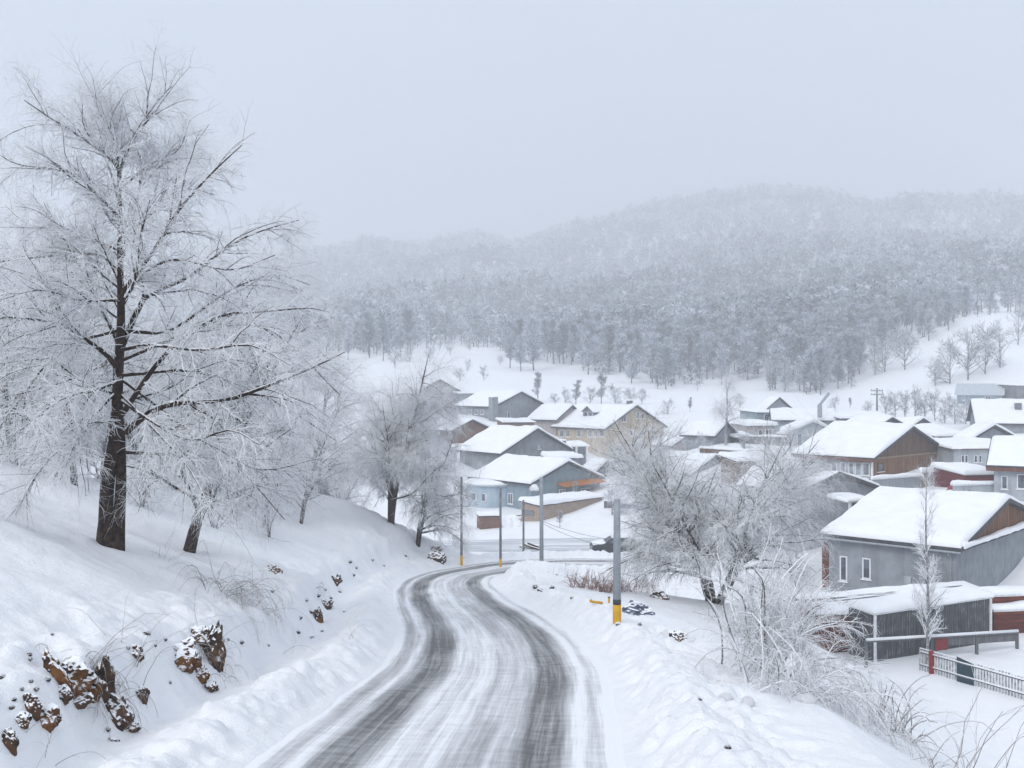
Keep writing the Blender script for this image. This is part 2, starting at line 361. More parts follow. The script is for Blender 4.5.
def Hz(x, y):
    x = np.asarray(x, float); y = np.asarray(y, float); sh = x.shape; x = x.ravel(); y = y.ravel()
    z = Vz(x, y)
    near = (y < 105) & (np.abs(x) < 110)
    far = ~near
    z[far] += 1.2*fbm(x[far]/40, y[far]/40, 3)*sstep(180, 300, y[far]) + 0.024*np.minimum(y[far], 1300)*fbm(x[far]/150+3.3, y[far]/190, 63, 3)*sstep(290, 450, y[far]) + 0.25*fbm(x[far]/9, y[far]/9, 5, 3)
    X = x[near]; Y = y[near]
    if len(X):
        lat, zr, s = roadinfo(X, Y)
        v = z[near] + 0.22*fbm(X/7, Y/7, 5, 3)
        n_big = fbm(X/3.1, Y/3.1, 11, 3); n_med = fbm(X/0.9, Y/0.9, 21, 3); n_fin = fbm(X/0.28, Y/0.28, 31, 3)
        # left side
        l = -lat-HW
        bankf = 1-sstep(S56+3.5, S56+11, s)
        sh_ = 0.55*fbm(s/2.3, s*0+3.3, 41, 3)
        lc = l + sh_
        P = 0.24*np.exp(-((l-0.8)/0.5)**2)*(1+.8*fbm(s/1.3, s*0+1.7, 45, 2)) + 0.10*sstep(0, .8, l)
        cut = (1.05+0.5*fbm(s/3.0, s*0, 43, 2))*sstep(1.9, 2.75, lc)*1.0
        P = P + bankf*(cut + 0.40*np.clip(lc-2.75, 0, 8.6) - 0.12*np.clip(lc-16, 0, 12))
        P = P - (1-bankf)*0.4*np.clip(l-1.6, 0, 30)
        P = P + 1.1*np.exp(-((X+8.5)/4.2)**2-((Y-57.5)/5.5)**2)*sstep(.3, 2.2, l)
        rough = sstep(1.7, 2.4, lc)*sstep(4.2, 2.9, lc)*bankf
        P = P + 0.16*n_big*sstep(1.5, 4, l)*bankf + rough*(0.30*n_med+0.12*n_fin)
        berm = sstep(0.05, .4, l)*sstep(1.9, 1.0, l)
        P = P + berm*(0.11*n_med+0.17*n_fin) + 0.045*n_fin*sstep(1, 2, l)
        zl = zr + P - 0.07*sstep(0.15, -0.15, l)
        wl = sstep(61, 78, Y)*sstep(0.5, 3.0, l)
        zl = smax(zl*(1-wl)+v*wl, v, .7)
        # right side
        r = lat-HW
        rc = r + 0.5*fbm(s/4.0, s*0+7, 51, 3)
        Q = 0.30*np.exp(-((r-0.95)/0.55)**2) + 0.18*sstep(0, 1.0, r) - 0.58*np.clip(rc-3.1, 0, 40) + 0.44*np.exp(-((Y-41)/9)**2)*np.clip(rc-3.1, 0, 6.5) - 0.10*np.clip(rc-2.3, 0, 0.8)
        Q = Q + 0.55*np.exp(-((X-1.6)/2.2)**2-((Y-51)/4.5)**2)*sstep(.3, 1.6, r)
        berm = sstep(0.05, .5, r)*sstep(2.6, 1.6, r)
        Q = Q + berm*(0.11*n_med+0.17*n_fin) + sstep(.8, 2, r)*(0.09*n_big+0.05*n_med+0.035*n_fin)
        zrg = smax(zr + Q - 0.07*sstep(0.15, -0.15, r), v, .7)
        zz = np.where(lat < 0, zl, zrg)
        wf = sstep(95, 104, Y)
        z[near] = zz*(1-wf) + v*wf
    return z.reshape(sh)
def H1(x, y): return float(Hz(np.array([x]), np.array([y]))[0])
def hit(px, py, d0=6.0, d1=500.0):
    """where the line of sight through a picture point meets the ground"""
    d = np.exp(np.linspace(math.log(d0), math.log(d1), 900))
    x = (px-512)/F*d; z = (384-py)/F*d; h = Hz(x, d)
    below = np.nonzero(z < h)[0]
    i = below[0] if len(below) else len(d)-1
    if i > 0:
        a = z[i-1]-h[i-1]; b = h[i]-z[i]; t = a/(a+b+1e-9); dd = d[i-1]+(d[i]-d[i-1])*t
    else: dd = d[0]
    return np.array([(px-512)/F*dd, dd, H1((px-512)/F*dd, dd)])
def gnd(px, d, dz=0.0):
    x = (px-512)/F*d; return np.array([x, d, H1(x, d)+dz])

def build_ground():
    ys = [-30.0]
    while ys[-1] < 2300:
        y = ys[-1]
        ys.append(y + (1.0 if y < 4 else max(0.075, 0.0052*y if y < 70 else 0.0052*70+0.011*(y-70))))
    ys = np.array(ys); n = 820
    u = np.linspace(-1, 1, n); u = 0.5*u + 0.5*u**3
    X = u[None, :]*(16+0.92*np.maximum(ys, -10)+10)[:, None]; Y = np.repeat(ys[:, None], n, 1)
    Z = Hz(X, Y)
    V = np.stack([X, Y, Z], -1).reshape(-1, 3); m = len(ys)
    i = (np.arange(m-1)[:, None]*n + np.arange(n-1)[None]).ravel()
    Q = np.stack([i, i+1, i+n+1, i+n], 1)
    o = link('ground', np_mesh('ground', V, Q, M['snow'], smooth=True)); o['kind'] = 'structure'
    return Z.min(), Z.max()
GMIN, GMAX = build_ground()

def m_road():
    k = NT('snowy_asphalt', 0.7, 0.3)
    uv = k.n.new('ShaderNodeUVMap'); uv.uv_map = 'UVMap'
    u, v, _ = k.xyz(uv.outputs[0])
    def vec(su, sv, off=0):
        c = k.n.new('ShaderNodeCombineXYZ'); k.con(k.math('MULTIPLY', u, su), c.inputs[0]); k.con(k.math('MULTIPLY', v, sv), c.inputs[1])
        c.inputs[2].default_value = off; return c.outputs[0]
    wob = k.math('MULTIPLY', k.math('SUBTRACT', k.noise(1, 2, vec(0, .10, 3)), .5), .5)
    uu = k.math('ADD', u, wob)
    def band(c, w, amp):
        d = k.math('ABSOLUTE', k.math('SUBTRACT', uu, c)); return k.rng(d, w, w*0.25, 0, amp)
    streak = k.noise(1, 6, vec(9.0, .22, 1), .65); fine = k.noise(1, 5, vec(30, .5, 2), .6); lug = k.noise(1, 4, vec(2.2, 5.5, 5), .6); pat = k.noise(1, 4, vec(.9, .16, 8))
    e = band(-1.15, .62, 1.0)
    for c, w, a in ((1.18, .60, 1.0), (-1.95, .40, .62), (0.35, .55, .55), (-0.35, .45, .35), (1.95, .26, .42), (0.8, .35, .55)):
        e = k.math('MAXIMUM', e, band(c, w, a))
    e = k.math('ADD', e, k.math('MULTIPLY', k.math('SUBTRACT', streak, .5), 1.15))
    e = k.math('ADD', e, k.math('MULTIPLY', k.math('SUBTRACT', fine, .5), .7))
    e = k.math('ADD', e, k.math('MULTIPLY', k.math('SUBTRACT', pat, .5), .9))
    e = k.math('ADD', e, k.math('MULTIPLY', k.math('SUBTRACT', lug, .5), .55))
    ed = k.rng(k.math('ABSOLUTE', k.math('ADD', u, k.math('MULTIPLY', wob, .6))), 1.9, 2.35, 0, 1.3)
    e = k.math('SUBTRACT', e, ed)
    f = k.rng(e, .12, 1.16, 0, 1, False)
    grey = k.mix(k.rng(fine, .35, .65), (0.065, 0.065, 0.066), (0.125, 0.125, 0.126))
    k.color(k.mix(f, (0.80, 0.815, 0.845), grey))
    k.con(k.rng(f, 0, 1, .75, .5), k.b.inputs['Roughness'])
    k.bump(k.math('SUBTRACT', k.math('ADD', k.math('MULTIPLY', lug, .4), k.math('MULTIPLY', streak, .5)), k.math('MULTIPLY', f, .8)), .6, .03)
    return k.m
M['road'] = m_road()
def build_road():
    ss = np.arange(0, RS[-1], 0.2); us = np.linspace(-2.5, 2.5, 41)
    cx = np.interp(ss, RS, RC[:, 0]); cy = np.interp(ss, RS, RC[:, 1]); zz = np.interp(ss, RS, RZ)
    nx = np.interp(ss, RS, RN[:, 0]); ny = np.interp(ss, RS, RN[:, 1])
    X = cx[:, None]+nx[:, None]*us; Y = cy[:, None]+ny[:, None]*us
    rut = -0.025*(np.exp(-((us+1.08)/.25)**2)+np.exp(-((us-1.15)/.25)**2))
    Z = zz[:, None] + rut[None] - 0.01 + 0.02*fbm(X/.6, Y/.6, 77, 3) + 0.10*sstep(2.0, 2.5, np.abs(us))[None]*0
    n = len(us); m = len(ss); i = (np.arange(m-1)[:, None]*n+np.arange(n-1)[None]).ravel()
    me = np_mesh('road', np.stack([X, Y, Z], -1).reshape(-1, 3), np.stack([i, i+1, i+n+1, i+n], 1), M['road'], smooth=True)
    uvl = me.uv_layers.new(name='UVMap'); UV = np.stack([np.repeat(us[None], m, 0), np.repeat(ss[:, None], n, 1)], -1).reshape(-1, 2).astype(np.float32)
    li = np.empty(len(me.loops), np.int32); me.loops.foreach_get('vertex_index', li)
    uvl.data.foreach_set('uv', UV[li].ravel())
    link('road', me)['kind'] = 'structure'
build_road()
def build_street():
    xs = np.linspace(-26, 26, 90); ys = np.linspace(79.2, 85.2, 14)
    X, Y = np.meshgrid(xs, ys); Y = Y + 0.4*np.sin(X*0.13)
    Z = Hz(X, Y) + 0.05*sstep(0, .15, np.minimum((Y-79)/6, (85.4-Y)/6)) 
    n = len(xs); m = len(ys); i = (np.arange(m-1)[:, None]*n+np.arange(n-1)[None]).ravel()
    k = NT('slushy_street', .6, .35); mp = k.n.new('ShaderNodeMapping'); mp.inputs['Scale'].default_value = (.12, 1.4, 1)
    k.con(k.tc.outputs['Object'], mp.inputs[0]); g = k.noise(1, 5, mp.outputs[0])
    k.color(k.mix(k.rng(g, .3, .7), (.36, .385, .42), (.74, .76, .79)))
    o = link('street', np_mesh('street', np.stack([X, Y, Z], -1).reshape(-1, 3), np.stack([i, i+1, i+n+1, i+n], 1), k.m, smooth=True)); o['kind'] = 'structure'
build_street()

# ------------------------------------------------------------------ branching
def norm(a): return a/(np.linalg.norm(a, axis=-1, keepdims=True)+1e-9)
def tubes(P, R, k=3, r=rng):
    N, n, _ = P.shape
    T = norm(np.gradient(P, axis=1)); ref = norm(r.normal(size=(N, 1, 3)))
    A = norm(ref-(ref*T).sum(-1, keepdims=True)*T); B = np.cross(T, A)
    a = 2*np.pi*np.arange(k)/k
    V = P[:, :, None]+R[:, :, None, None]*(np.cos(a)[None, None, :, None]*A[:, :, None]+np.sin(a)[None, None, :, None]*B[:, :, None])
    i = np.arange(N)[:, None, None]*(n*k)+np.arange(n-1)[None, :, None]*k; j = np.arange(k)[None, None, :]; j2 = (j+1) % k
    Q = np.stack([i+j, i+j2, i+k+j2, i+k+j], -1).reshape(-1, 4)
    return V.reshape(-1, 3), Q
def cat(parts):
    Vs, Qs, b = [], [], 0
    for V, Q in parts:
        Vs.append(V); Qs.append(Q+b); b += len(V)
    return np.vstack(Vs), np.vstack(Qs)
def resample(pts, n):
    pts = np.asarray(pts, float); c = catmull(pts, 8)
    s = np.concatenate([[0], np.cumsum(np.linalg.norm(np.diff(c, axis=0), axis=1))]); t = np.linspace(0, s[-1], n)
    return np.stack([np.interp(t, s, c[:, i]) for i in range(3)], 1)
def grow(P, R, per, t0, t1, L, ang, droop=0.0, up=0.0, seg=4, r0=0.5, rmax=1.0, rtip=0.3, wig=0.18, shape=0.4, r=rng, out=None, outk=0.0):
    """children on every polyline of P: per = how many, L = (min, max) length, ang = (min, max) angle off the parent in degrees"""
    N, n, _ = P.shape
    pi = np.repeat(np.arange(N), per); K = len(pi)
    t = r.uniform(t0, t1, K); f = t*(n-1); i0 = np.clip(f.astype(int), 0, n-2); w = (f-i0)[:, None]
    p0 = P[pi, i0]*(1-w)+P[pi, i0+1]*w; T = norm(P[pi, i0+1]-P[pi, i0])
    rp = R[pi, i0]*(1-w[:, 0])+R[pi, i0+1]*w[:, 0]
    q = r.normal(size=(K, 3)); q = norm(q-(q*T).sum(1, keepdims=True)*T)
    a = np.radians(r.uniform(ang[0], ang[1], K))[:, None]
    D = np.cos(a)*T+np.sin(a)*q
    D[:, 2] += up
    if out is not None: D = D + outk*norm((p0-out)*np.array([1, 1, .35]))
    D = norm(D)
    ln = r.uniform(L[0], L[1], K)*(1-shape*t)
    C = np.empty((K, seg+1, 3)); C[:, 0] = p0; d = D
    for s in range(seg):
        d = norm(d+r.normal(size=(K, 3))*wig+np.array([0, 0, -droop])*(s+1)/seg)
        C[:, s+1] = C[:, s]+d*(ln/seg)[:, None]
    ra = np.minimum(rp*r0, rmax)
    RR = ra[:, None]*np.linspace(1, rtip, seg+1)[None]
    return C, RR
def stack_limbs(limbs, radii, n=10):
    P = np.stack([resample(l, n) for l in limbs]); R = np.stack([np.linspace(a, b, n) for a, b in radii]); return P, R

def make_tree(name, base, trunk_meshes, crown_meshes, label, cat_='tree', group=None, mats=('bark', 'frost'), rz=0):
    root = empty(name, base, rz, label, cat_, group)
    V, Q = cat(trunk_meshes); link('trunk', np_mesh('trunk', V-np.asarray(base), Q, M[mats[0]], smooth=True), root)
    V, Q = cat(crown_meshes); link('crown', np_mesh('crown', V-np.asarray(base), Q, M[mats[1]]), root)
    return root

# ---- the big tree on the roadside bank
def hero():
    r = np.random.default_rng(11)
    b = hit(110, 546); d = b[1]; k = d/22.0
    L = lambda pts, o=0.0: [at(x, y, d+o*i/(len(pts)-1)) for i, (x, y) in enumerate(pts)]
    base = b.copy()
    b0 = L([(108,556),(106,520),(108,480),(116,430),(118,380),(121,320),(120,260),(120,210),(118,165),(115,134),(113,104)])
    trunk = resample(b0, 40); tr = np.interp(np.linspace(0, 1, 40), [0, .1, .25, .45, .65, .8, 1], [.19, .155, .135, .10, .065, .04, .008])*k
    tr[0] = .30*k; tr[1] = .24*k; tr[2] = .205*k
    st = resample(L([(118,556),(119,520),(121,480),(121,440),(119,410)], .15), 12); sr = np.linspace(.15, .08, 12)*k
    lim = [
        ([(126,432),(150,412),(176,403),(225,400),(267,386),(316,366),(345,352)], -2.2, .085),
        ([(119,370),(121,349),(139,308),(150,294),(190,276),(226,248),(258,232),(299,220)], 1.2, .08),
        ([(120,300),(125,288),(141,268),(161,240),(178,211),(210,175),(242,145)], -1.4, .06),
        ([(121,262),(129,232),(139,191),(143,167),(150,140)], .8, .045),
        ([(120,178),(121,167),(137,131),(157,102),(172,86)], -.5, .035),
        ([(119,175),(115,163),(81,137),(52,119),(24,100)], -.8, .04),
        ([(120,225),(117,215),(89,187),(69,171),(20,165),(0,155)], -1.2, .045),
        ([(121,280),(117,268),(97,254),(52,256),(0,262),(-30,275)], 1.6, .05),
        ([(119,345),(110,325),(93,292),(81,268),(60,232),(44,203)], 1.0, .05),
        ([(118,375),(109,357),(69,328),(40,320),(0,318),(-40,332)], -1.8, .065),
        ([(120,300),(80,300),(40,290),(0,300)], -2.5, .04),
        ([(122,415),(160,360),(198,328),(226,314),(258,312),(307,308),(330,312)], -1.8, .065),
        ([(126,452),(169,454),(228,461),(267,470),(316,459)], 1.4, .05),
        ([(118,420),(88,424),(76,440),(60,480)], -2.4, .045),
        ([(118,395),(80,380),(40,350),(0,350),(-30,370)], 1.5, .05),
        ([(120,210),(110,170),(90,130),(80,105)], 1.2, .03),
        ([(119,160),(112,135),(98,110),(92,92)], -.6, .02),
        ([(119,240),(150,215),(185,190),(215,195)], 2.0, .035),
        ([(120,330),(170,330),(230,290),(275,275),(310,285)], 2.6, .05),
        ([(120,350),(150,345),(200,350),(250,345),(290,365)], -3.0, .05),
        ([(120,310),(135,280),(140,240),(150,200)], -2.4, .04),
        ([(120,310),(100,270),(95,230),(100,200)], 2.4, .04),
        ([(120,380),(95,390),(60,400),(20,430)], -3.0, .045),
        ([(121,400),(150,420),(190,440),(230,430),(260,445)], -2.8, .045),
        ([(120,410),(130,400),(175,385),(215,350)], 3.0, .045),
        ([(119,190),(150,165),(178,150),(190,120)], 1.0, .025),
        ([(122,395),(155,430),(190,470),(215,520)], -2.6, .035), ([(118,390),(80,430),(40,470),(15,515)], -2.2, .035), ([(122,375),(200,372),(280,405),(335,440)], 2.2, .05),
        ([(122,380),(175,420),(240,470),(285,520)], 1.6, .035), ([(122,360),(200,330),(270,330),(340,395)], .8, .045), ([(118,330),(60,350),(20,400),(-10,440)], .8, .04), ([(121,290),(170,260),(230,270),(275,255)], -2.5, .04), ([(119,250),(70,230),(30,225),(5,205)], 2.0, .035)]
    P1, R1 = stack_limbs([L(p, o*k) for p, o, _ in lim], [(a*k, .009*k) for *_, a in lim], 14)
    c0 = at(120, 300, d)
    Pm, Rm = grow(P1, R1, 5, .25, .9, (1.2*k, 2.6*k), (25, 55), .12, .05, 7, .55, .03*k, .25, .12, .4, r, c0, .35)
    Pt, Rt = grow(trunk[None, 18:], tr[None, 18:], 26, .05, 1, (1.0*k, 2.4*k), (35, 70), .05, .15, 7, .45, .025*k, .25, .12, .65, r)
    PM = np.concatenate([Pm, Pt]); RM = np.concatenate([Rm, Rt])
    # twigs
    L1 = np.concatenate([P1[:, ::2][:, :7], ]); 
    A1, B1 = grow(P1, R1, 40, .12, 1, (.5*k, 1.3*k), (30, 70), .12, .12, 5, .55, .017*k, .35, .16, .3, r, c0, .3)
    A2, B2 = grow(PM, RM, 15, .1, 1, (.45*k, 1.15*k), (25, 65), .14, .08, 5, .7, .015*k, .35, .16, .3, r, c0, .3)
    A = np.concatenate([A1, A2]); B = np.concatenate([B1, B2])
    C1, D1 = grow(A, B, 8, .1, 1, (.2*k, .62*k), (25, 70), .2, .03, 4, .85, .0125*k, .4, .2, .3, r)
    E1, G1 = grow(C1, D1, 1, .2, 1, (.12*k, .32*k), (25, 70), .3, 0, 2, .9, .0085*k, .6, .2, .2, r)
    tm = [tubes(trunk[None], tr[None], 12, r), tubes(st[None], sr[None], 10, r), tubes(P1, R1, 7, r), tubes(PM, RM, 5, r)]
    cm = [tubes(A, B, 4, r), tubes(C1, D1, 3, r), tubes(E1[::3], G1[::3], 3, r)]
    make_tree('bare_tree', base, tm, cm, 'tallest bare frosted tree with dark forked trunk on the snowy roadside bank', 'tree')
    return d
HERO_D = hero()

def gen_tree(r, h, lean=(0, 0), nl=16, spread=.42, trad=.10, stems=1, t0=.25, twl=(.4, 1.0), n2=14, n3=8, n4=3, droop=.25, tw=.009, vase=.3, lang=(35, 65), lup=.18, sub=5):
    """a frosted broadleaf tree around the origin: returns trunk meshes, crown meshes"""
    trunks, trs = [], []
    for s in range(stems):
        a = r.uniform(0, 2*np.pi) if stems > 1 else 0
        lx = lean[0]+(math.cos(a)*vase if stems > 1 else 0); ly = lean[1]+(math.sin(a)*vase if stems > 1 else 0)
        hh = h*(1 if s == 0 else r.uniform(.7, .95))
        pts = [np.array([0, 0, -.4]), np.array([lx*.15*hh+.05*s, ly*.15*hh, .2*hh]), np.array([lx*.5*hh, ly*.5*hh, .55*hh])+r.normal(size=3)*.02*h, np.array([lx*hh, ly*hh, hh])]
        trunks.append(resample(pts, 20)); trs.append(np.interp(np.linspace(0, 1, 20), [0, .06, .5, 1], [trad*1.4, trad, trad*.55, .012])*(1 if s == 0 else .75))
    P0 = np.stack(trunks); R0 = np.stack(trs)
    P1, R1 = grow(P0, R0, nl, t0, .95, (spread*h*.8, spread*h*1.25), lang, .10, lup, 9, .6, trad*.55, .15, .13, .62, r)
    P2, R2 = grow(P1, R1, sub, .25, .95, (.16*h, .30*h), (25, 60), .15, .05, 6, .6, trad*.25, .2, .15, .4, r)
    A1, B1 = grow(P1, R1, n2, .2, 1, twl, (30, 70), droop, .05, 4, .5, tw*1.3, .4, .17, .3, r)
    A2, B2 = grow(P2, R2, n2//2, .1, 1, twl, (25, 65), droop, .0, 4, .6, tw*1.2, .4, .17, .3, r)
    A3, B3 = grow(P0, R0, n2*2, t0+.1, 1, twl, (35, 70), droop, .1, 4, .3, tw*1.3, .4, .17, .3, r)
    A = np.concatenate([A1, A2, A3]); B = np.concatenate([B1, B2, B3])
    C, D = grow(A, B, n3, .1, 1, (twl[0]*.5, twl[1]*.6), (25, 70), droop*1.2, 0, 3, .8, tw, .5, .2, .3, r)
    cm = [tubes(A, B, 3, r), tubes(C, D, 3, r)]
    if n4:
        E, G = grow(C, D, n4, .2, 1, (twl[0]*.25, twl[1]*.3), (25, 70), droop, 0, 2, .9, tw*.85, .6, .2, .2, r); cm.append(tubes(E, G, 3, r))
    return [tubes(P0, R0, 10, r), tubes(P1, R1, 6, r), tubes(P2, R2, 5, r)], cm
def place(meshes, p, s=1.0):
    return [(V*s+np.asarray(p), Q) for V, Q in meshes]
def tree_at(px, py, h_px, name, label, seed, d=None, group=None, mats=('bark', 'frost'), cat_='tree', **kw):
    p = hit(px, py) if d is None else gnd(px, d)
    h = h_px*p[1]/F
    t, c = gen_tree(np.random.default_rng(seed), h, **kw)
    return make_tree(name, p, place(t, p), place(c, p), label, cat_, group, mats)

# behind the big tree
tree_at(186, 550, 235, 'bare_tree', 'frosted tree with leaning dark twin trunks right behind the big bank tree', 21, lean=(.48, .1), stems=2, nl=24, spread=.55, trad=.17, t0=.2, droop=.5, vase=.12, twl=(.4, 1.1), n2=15, n3=8, n4=0, tw=.017, lang=(45, 80), lup=.12)
th = [tree_at(15, 458, 260, 'bare_tree', 'frosted tree at the top of the roadside bank by the frame edge', 22, d=30, lean=(-.1, .05), stems=2, nl=22, spread=.5, trad=.11, t0=.14, droop=.4, n2=14, n3=8, n4=0, tw=.020, lang=(40, 75), lup=.2),
      tree_at(75, 480, 250, 'bare_tree', 'frosted tree half hidden behind the dark trunk of the biggest tree', 23, d=31, lean=(.1, .05), stems=2, nl=22, spread=.52, trad=.10, t0=.12, droop=.45, n2=14, n3=8, n4=0, tw=.020, lang=(40, 75), lup=.15)]
lab = ['widest of the frosted trees filling the thicket behind the roadside bank', 'frosted thicket tree whose crown ends at the open meadow', 'low frosted thicket tree just above the snow right of the twin trunks',
       'frosted thicket tree rising behind the leaning twin trunks', 'far frosted thicket tree between the big tree and the round crowned one']
for i, (px, d, s, src) in enumerate([(150, 40, 1.0, 0), (318, 60, 1.15, 1), (262, 44, .72, 0), (215, 50, 1.15, 1), (345, 78, 1.1, 0)]):
    o = copy_tree(th[src]); p = gnd(px, d); o.location = p; o.rotation_euler = (0, 0, 1.3+1.7*i); o.scale = (s,)*3; o['label'] = lab[i]
for i, (px, d, s, src) in enumerate([(-60, 34, 1.1, 0), (40, 42, 1.1, 1), (105, 47, 1.1, 0), (285, 76, 1.2, 1), (0, 55, 1.2, 1), (190, 62, 1.2, 0), (250, 66, 1.1, 1), (130, 60, 1.2, 1), (300, 52, .8, 0), (65, 38, .8, 0)]):
    o = copy_tree(th[src]); p = gnd(px, d); o.location = p; o.rotation_euler = (0, 0, .4+2.1*i); o.scale = (s,)*3
    tag(o, 'frosted tree deep in the thicket far behind the roadside bank', 'tree', 'deep thicket trees')

ug = None
for i, (px, d, sc_) in enumerate([(140, 36, 1), (215, 38, .9), (60, 33, 1), (170, 45, 1.2), (250, 50, 1.1), (20, 36, 1), (100, 40, 1.2), (290, 56, 1.1), (310, 62, 1.2), (235, 60, 1.2), (335, 66, 1.2), (-20, 33, 1), (270, 42, .8)]):
    p = gnd(px, d)
    if ug is None:
        t, c = gen_tree(np.random.default_rng(29), 3.6, stems=4, vase=.5, nl=9, spread=.6, trad=.05, t0=.08, droop=.4, twl=(.3, .8), n2=8, n3=6, n4=0, tw=.019, sub=3, lang=(35, 80))
        o = ug = make_tree('frosted_bush', p, place(t, p), place(c, p), 'frosted bush under the thicket trees above the roadside bank', 'bush', 'thicket undergrowth', ('barkfrost', 'frost'))
    else: o = copy_tree(ug); o.location = p
    o.scale = (sc_*1.1, sc_*1.1, sc_); o.rotation_euler = (0, 0, 1.9*i)
tree_at(390, 536, 168, 'bare_tree', 'round crowned frosted tree standing at the end of the roadside bank beside the road bend', 31, d=58, lean=(.06, 0), stems=3, vase=.22, nl=22, spread=.42, trad=.19, t0=.2, droop=.5, twl=(.5, 1.4), n2=20, n3=9, n4=0, tw=.028, lang=(35, 85), lup=.12, sub=6)
tree_at(417, 544, 110, 'bare_tree', 'smaller frosted tree drooping to the right of the round crowned one', 32, d=59, lean=(.2, 0), stems=2, vase=.25, nl=22, spread=.6, trad=.13, t0=.14, droop=.6, twl=(.5, 1.3), n2=16, n3=8, n4=0, tw=.028, lang=(45, 88), lup=.1)
tree_at(714, 612, 182, 'bare_tree', 'wide spreading many stemmed frosted tree below the road in front of the village', 33, d=40, lean=(.05, 0), stems=7, vase=.62, nl=24, spread=.54, trad=.19, t0=.2, droop=.36, twl=(.4, 1.15), n2=13, n3=7, n4=0, tw=.021, sub=5, lang=(35, 75), lup=.14)

def sapling():
    r = np.random.default_rng(35); p = hit(927, 664, 30); h = 208*p[1]/F
    tr = resample([p+np.array([0, 0, -.3]), p+np.array([.05, 0, h*.3]), p+np.array([-.05, 0, h*.65]), p+np.array([0, 0, h])], 24); R = np.linspace(.085, .01, 24)
    P1, R1 = grow(tr[None], R[None], 64, .12, .93, (.9, 1.9), (30, 55), -.12, .3, 7, .45, .03, .3, .1, .5, r)
    A, B = grow(P1, R1, 11, .2, 1, (.25, .7), (25, 55), -.05, .1, 4, .7, .016, .5, .15, .3, r)
    C, D = grow(A, B, 3, .2, 1, (.12, .3), (25, 60), 0, 0, 2, .8, .009, .6, .15, .3, r)
    make_tree('sapling', p, [tubes(tr[None], R[None], 8, r)], [tubes(P1, R1, 4, r), tubes(A, B, 3, r), tubes(C, D, 3, r)], 'slender upright bare young tree with steep twigs in front of the corrugated shed', 'tree', None, ('barkfrost', 'frost'))
sapling()

def shrub(name, p, label, seed, n, ln, tilt, dirx=0.0, droop=.3, r0=.02, mats='frost2', n2=8, twl=(.25, .7), n3=4, spread0=.35, cat_='shrub', tw=.008, group=None):
    r = np.random.default_rng(seed); p = np.asarray(p, float)
    st = np.concatenate([r.normal(size=(n, 2))*spread0, np.full((n, 1), -.15)], 1)
    st[:, 2] += np.array([H1(p[0]+a, p[1]+b) for a, b in st[:, :2]])-p[2] if n < 120 else 0
    az = r.uniform(0, 2*np.pi, n); ti = np.radians(r.uniform(tilt[0], tilt[1], n))
    D = np.stack([np.cos(az)*np.sin(ti)+dirx, np.sin(az)*np.sin(ti), np.cos(ti)], 1); D = norm(D)
    seg = 9; L = r.uniform(*ln, n); P = np.empty((n, seg+1, 3)); P[:, 0] = st; d = D
    for s in range(seg):
        d = norm(d+r.normal(size=(n, 3))*.10+np.array([0, 0, -droop])*(s/seg)); P[:, s+1] = P[:, s]+d*(L/seg)[:, None]
    R = r.uniform(.5, 1, n)[:, None]*r0*np.linspace(1, .35, seg+1)[None]
    parts = [tubes(P, R, 5, r)]
    if cat_ == 'weed':
        if n2:
            A, B = grow(P, R, n2, .25, 1, twl, (20, 60), droop*.8, 0, 4, .6, tw, .5, .16, .3, r); parts.append(tubes(A, B, 3, r))
        V, Q = cat(parts); o = link(name, np_mesh(name, V, Q, M[mats], smooth=True)); o.location = p
        return tag(o, label, cat_, group)
    root = empty(name, p, 0, label, cat_, group)
    V, Q = cat(parts); link('stems', np_mesh('stems', V, Q, M[mats], smooth=True), root)
    if n2:
        A, B = grow(P, R, n2, .25, 1, twl, (20, 60), droop*.8, 0, 4, .6, tw, .5, .16, .3, r)
        ps = [tubes(A, B, 3, r)]
        if n3:
            C, E = grow(A, B, n3, .2, 1, (twl[0]*.4, twl[1]*.5), (25, 65), droop*.6, 0, 3, .8, tw*.75, .5, .18, .3, r); ps.append(tubes(C, E, 3, r))
        V, Q = cat(ps); link('crown', np_mesh('crown', V, Q, M[mats], smooth=False), root)
    return root
shrub('shrub', hit(760, 670), 'big upright shrub thick with white frost on the road edge', 41, 60, (1.3, 3.0), (5, 50), .22, .2, .030, 'frost2', 12, (.25, .8), 6, .35, tw=.009)
shrub('shrub', hit(790, 690), 'frosted shrub arching down to the right beside the big upright one', 42, 60, (1.1, 2.5), (25, 80), .35, .55, .016, 'frost2', 12, (.3, .8), 5, .5, tw=.0075)
shrub('shrub', hit(842, 712), 'low tangled frosted shrub at the right end of the road edge bushes', 43, 34, (.8, 1.7), (30, 85), .3, .45, .011, 'frost2', 9, (.25, .6), 4, .45, tw=.006)
shrub('shrub', hit(690, 640), 'small frosted shrub at the foot of the spreading tree', 44, 16, (.4, .9), (20, 80), .2, .4, .010, 'frost', 8, (.2, .6), 4, .4, tw=.007)
shrub('shrub', hit(232, 592), 'fountain shaped brownish brush hanging over the roadside bank', 45, 90, (.7, 1.7), (30, 85), .45, .75, .007, 'drystem', 5, (.2, .45), 2, .3, tw=.004)
shrub('dry_weed', hit(878, 728), 'dry reed like stalks standing at the road edge below the shrubs', 46, 22, (.7, 1.3), (3, 25), .12, .05, .020, 'drystem', 1, (.2, .3), 0, .12, 'weed', .005)
shrub('dry_weed', hit(902, 735), 'brown dry weed clump with long arched stems at the road edge', 47, 22, (.7, 1.8), (5, 60), .18, .35, .018, 'drystem', 2, (.2, .4), 0, .13, 'weed', .005)
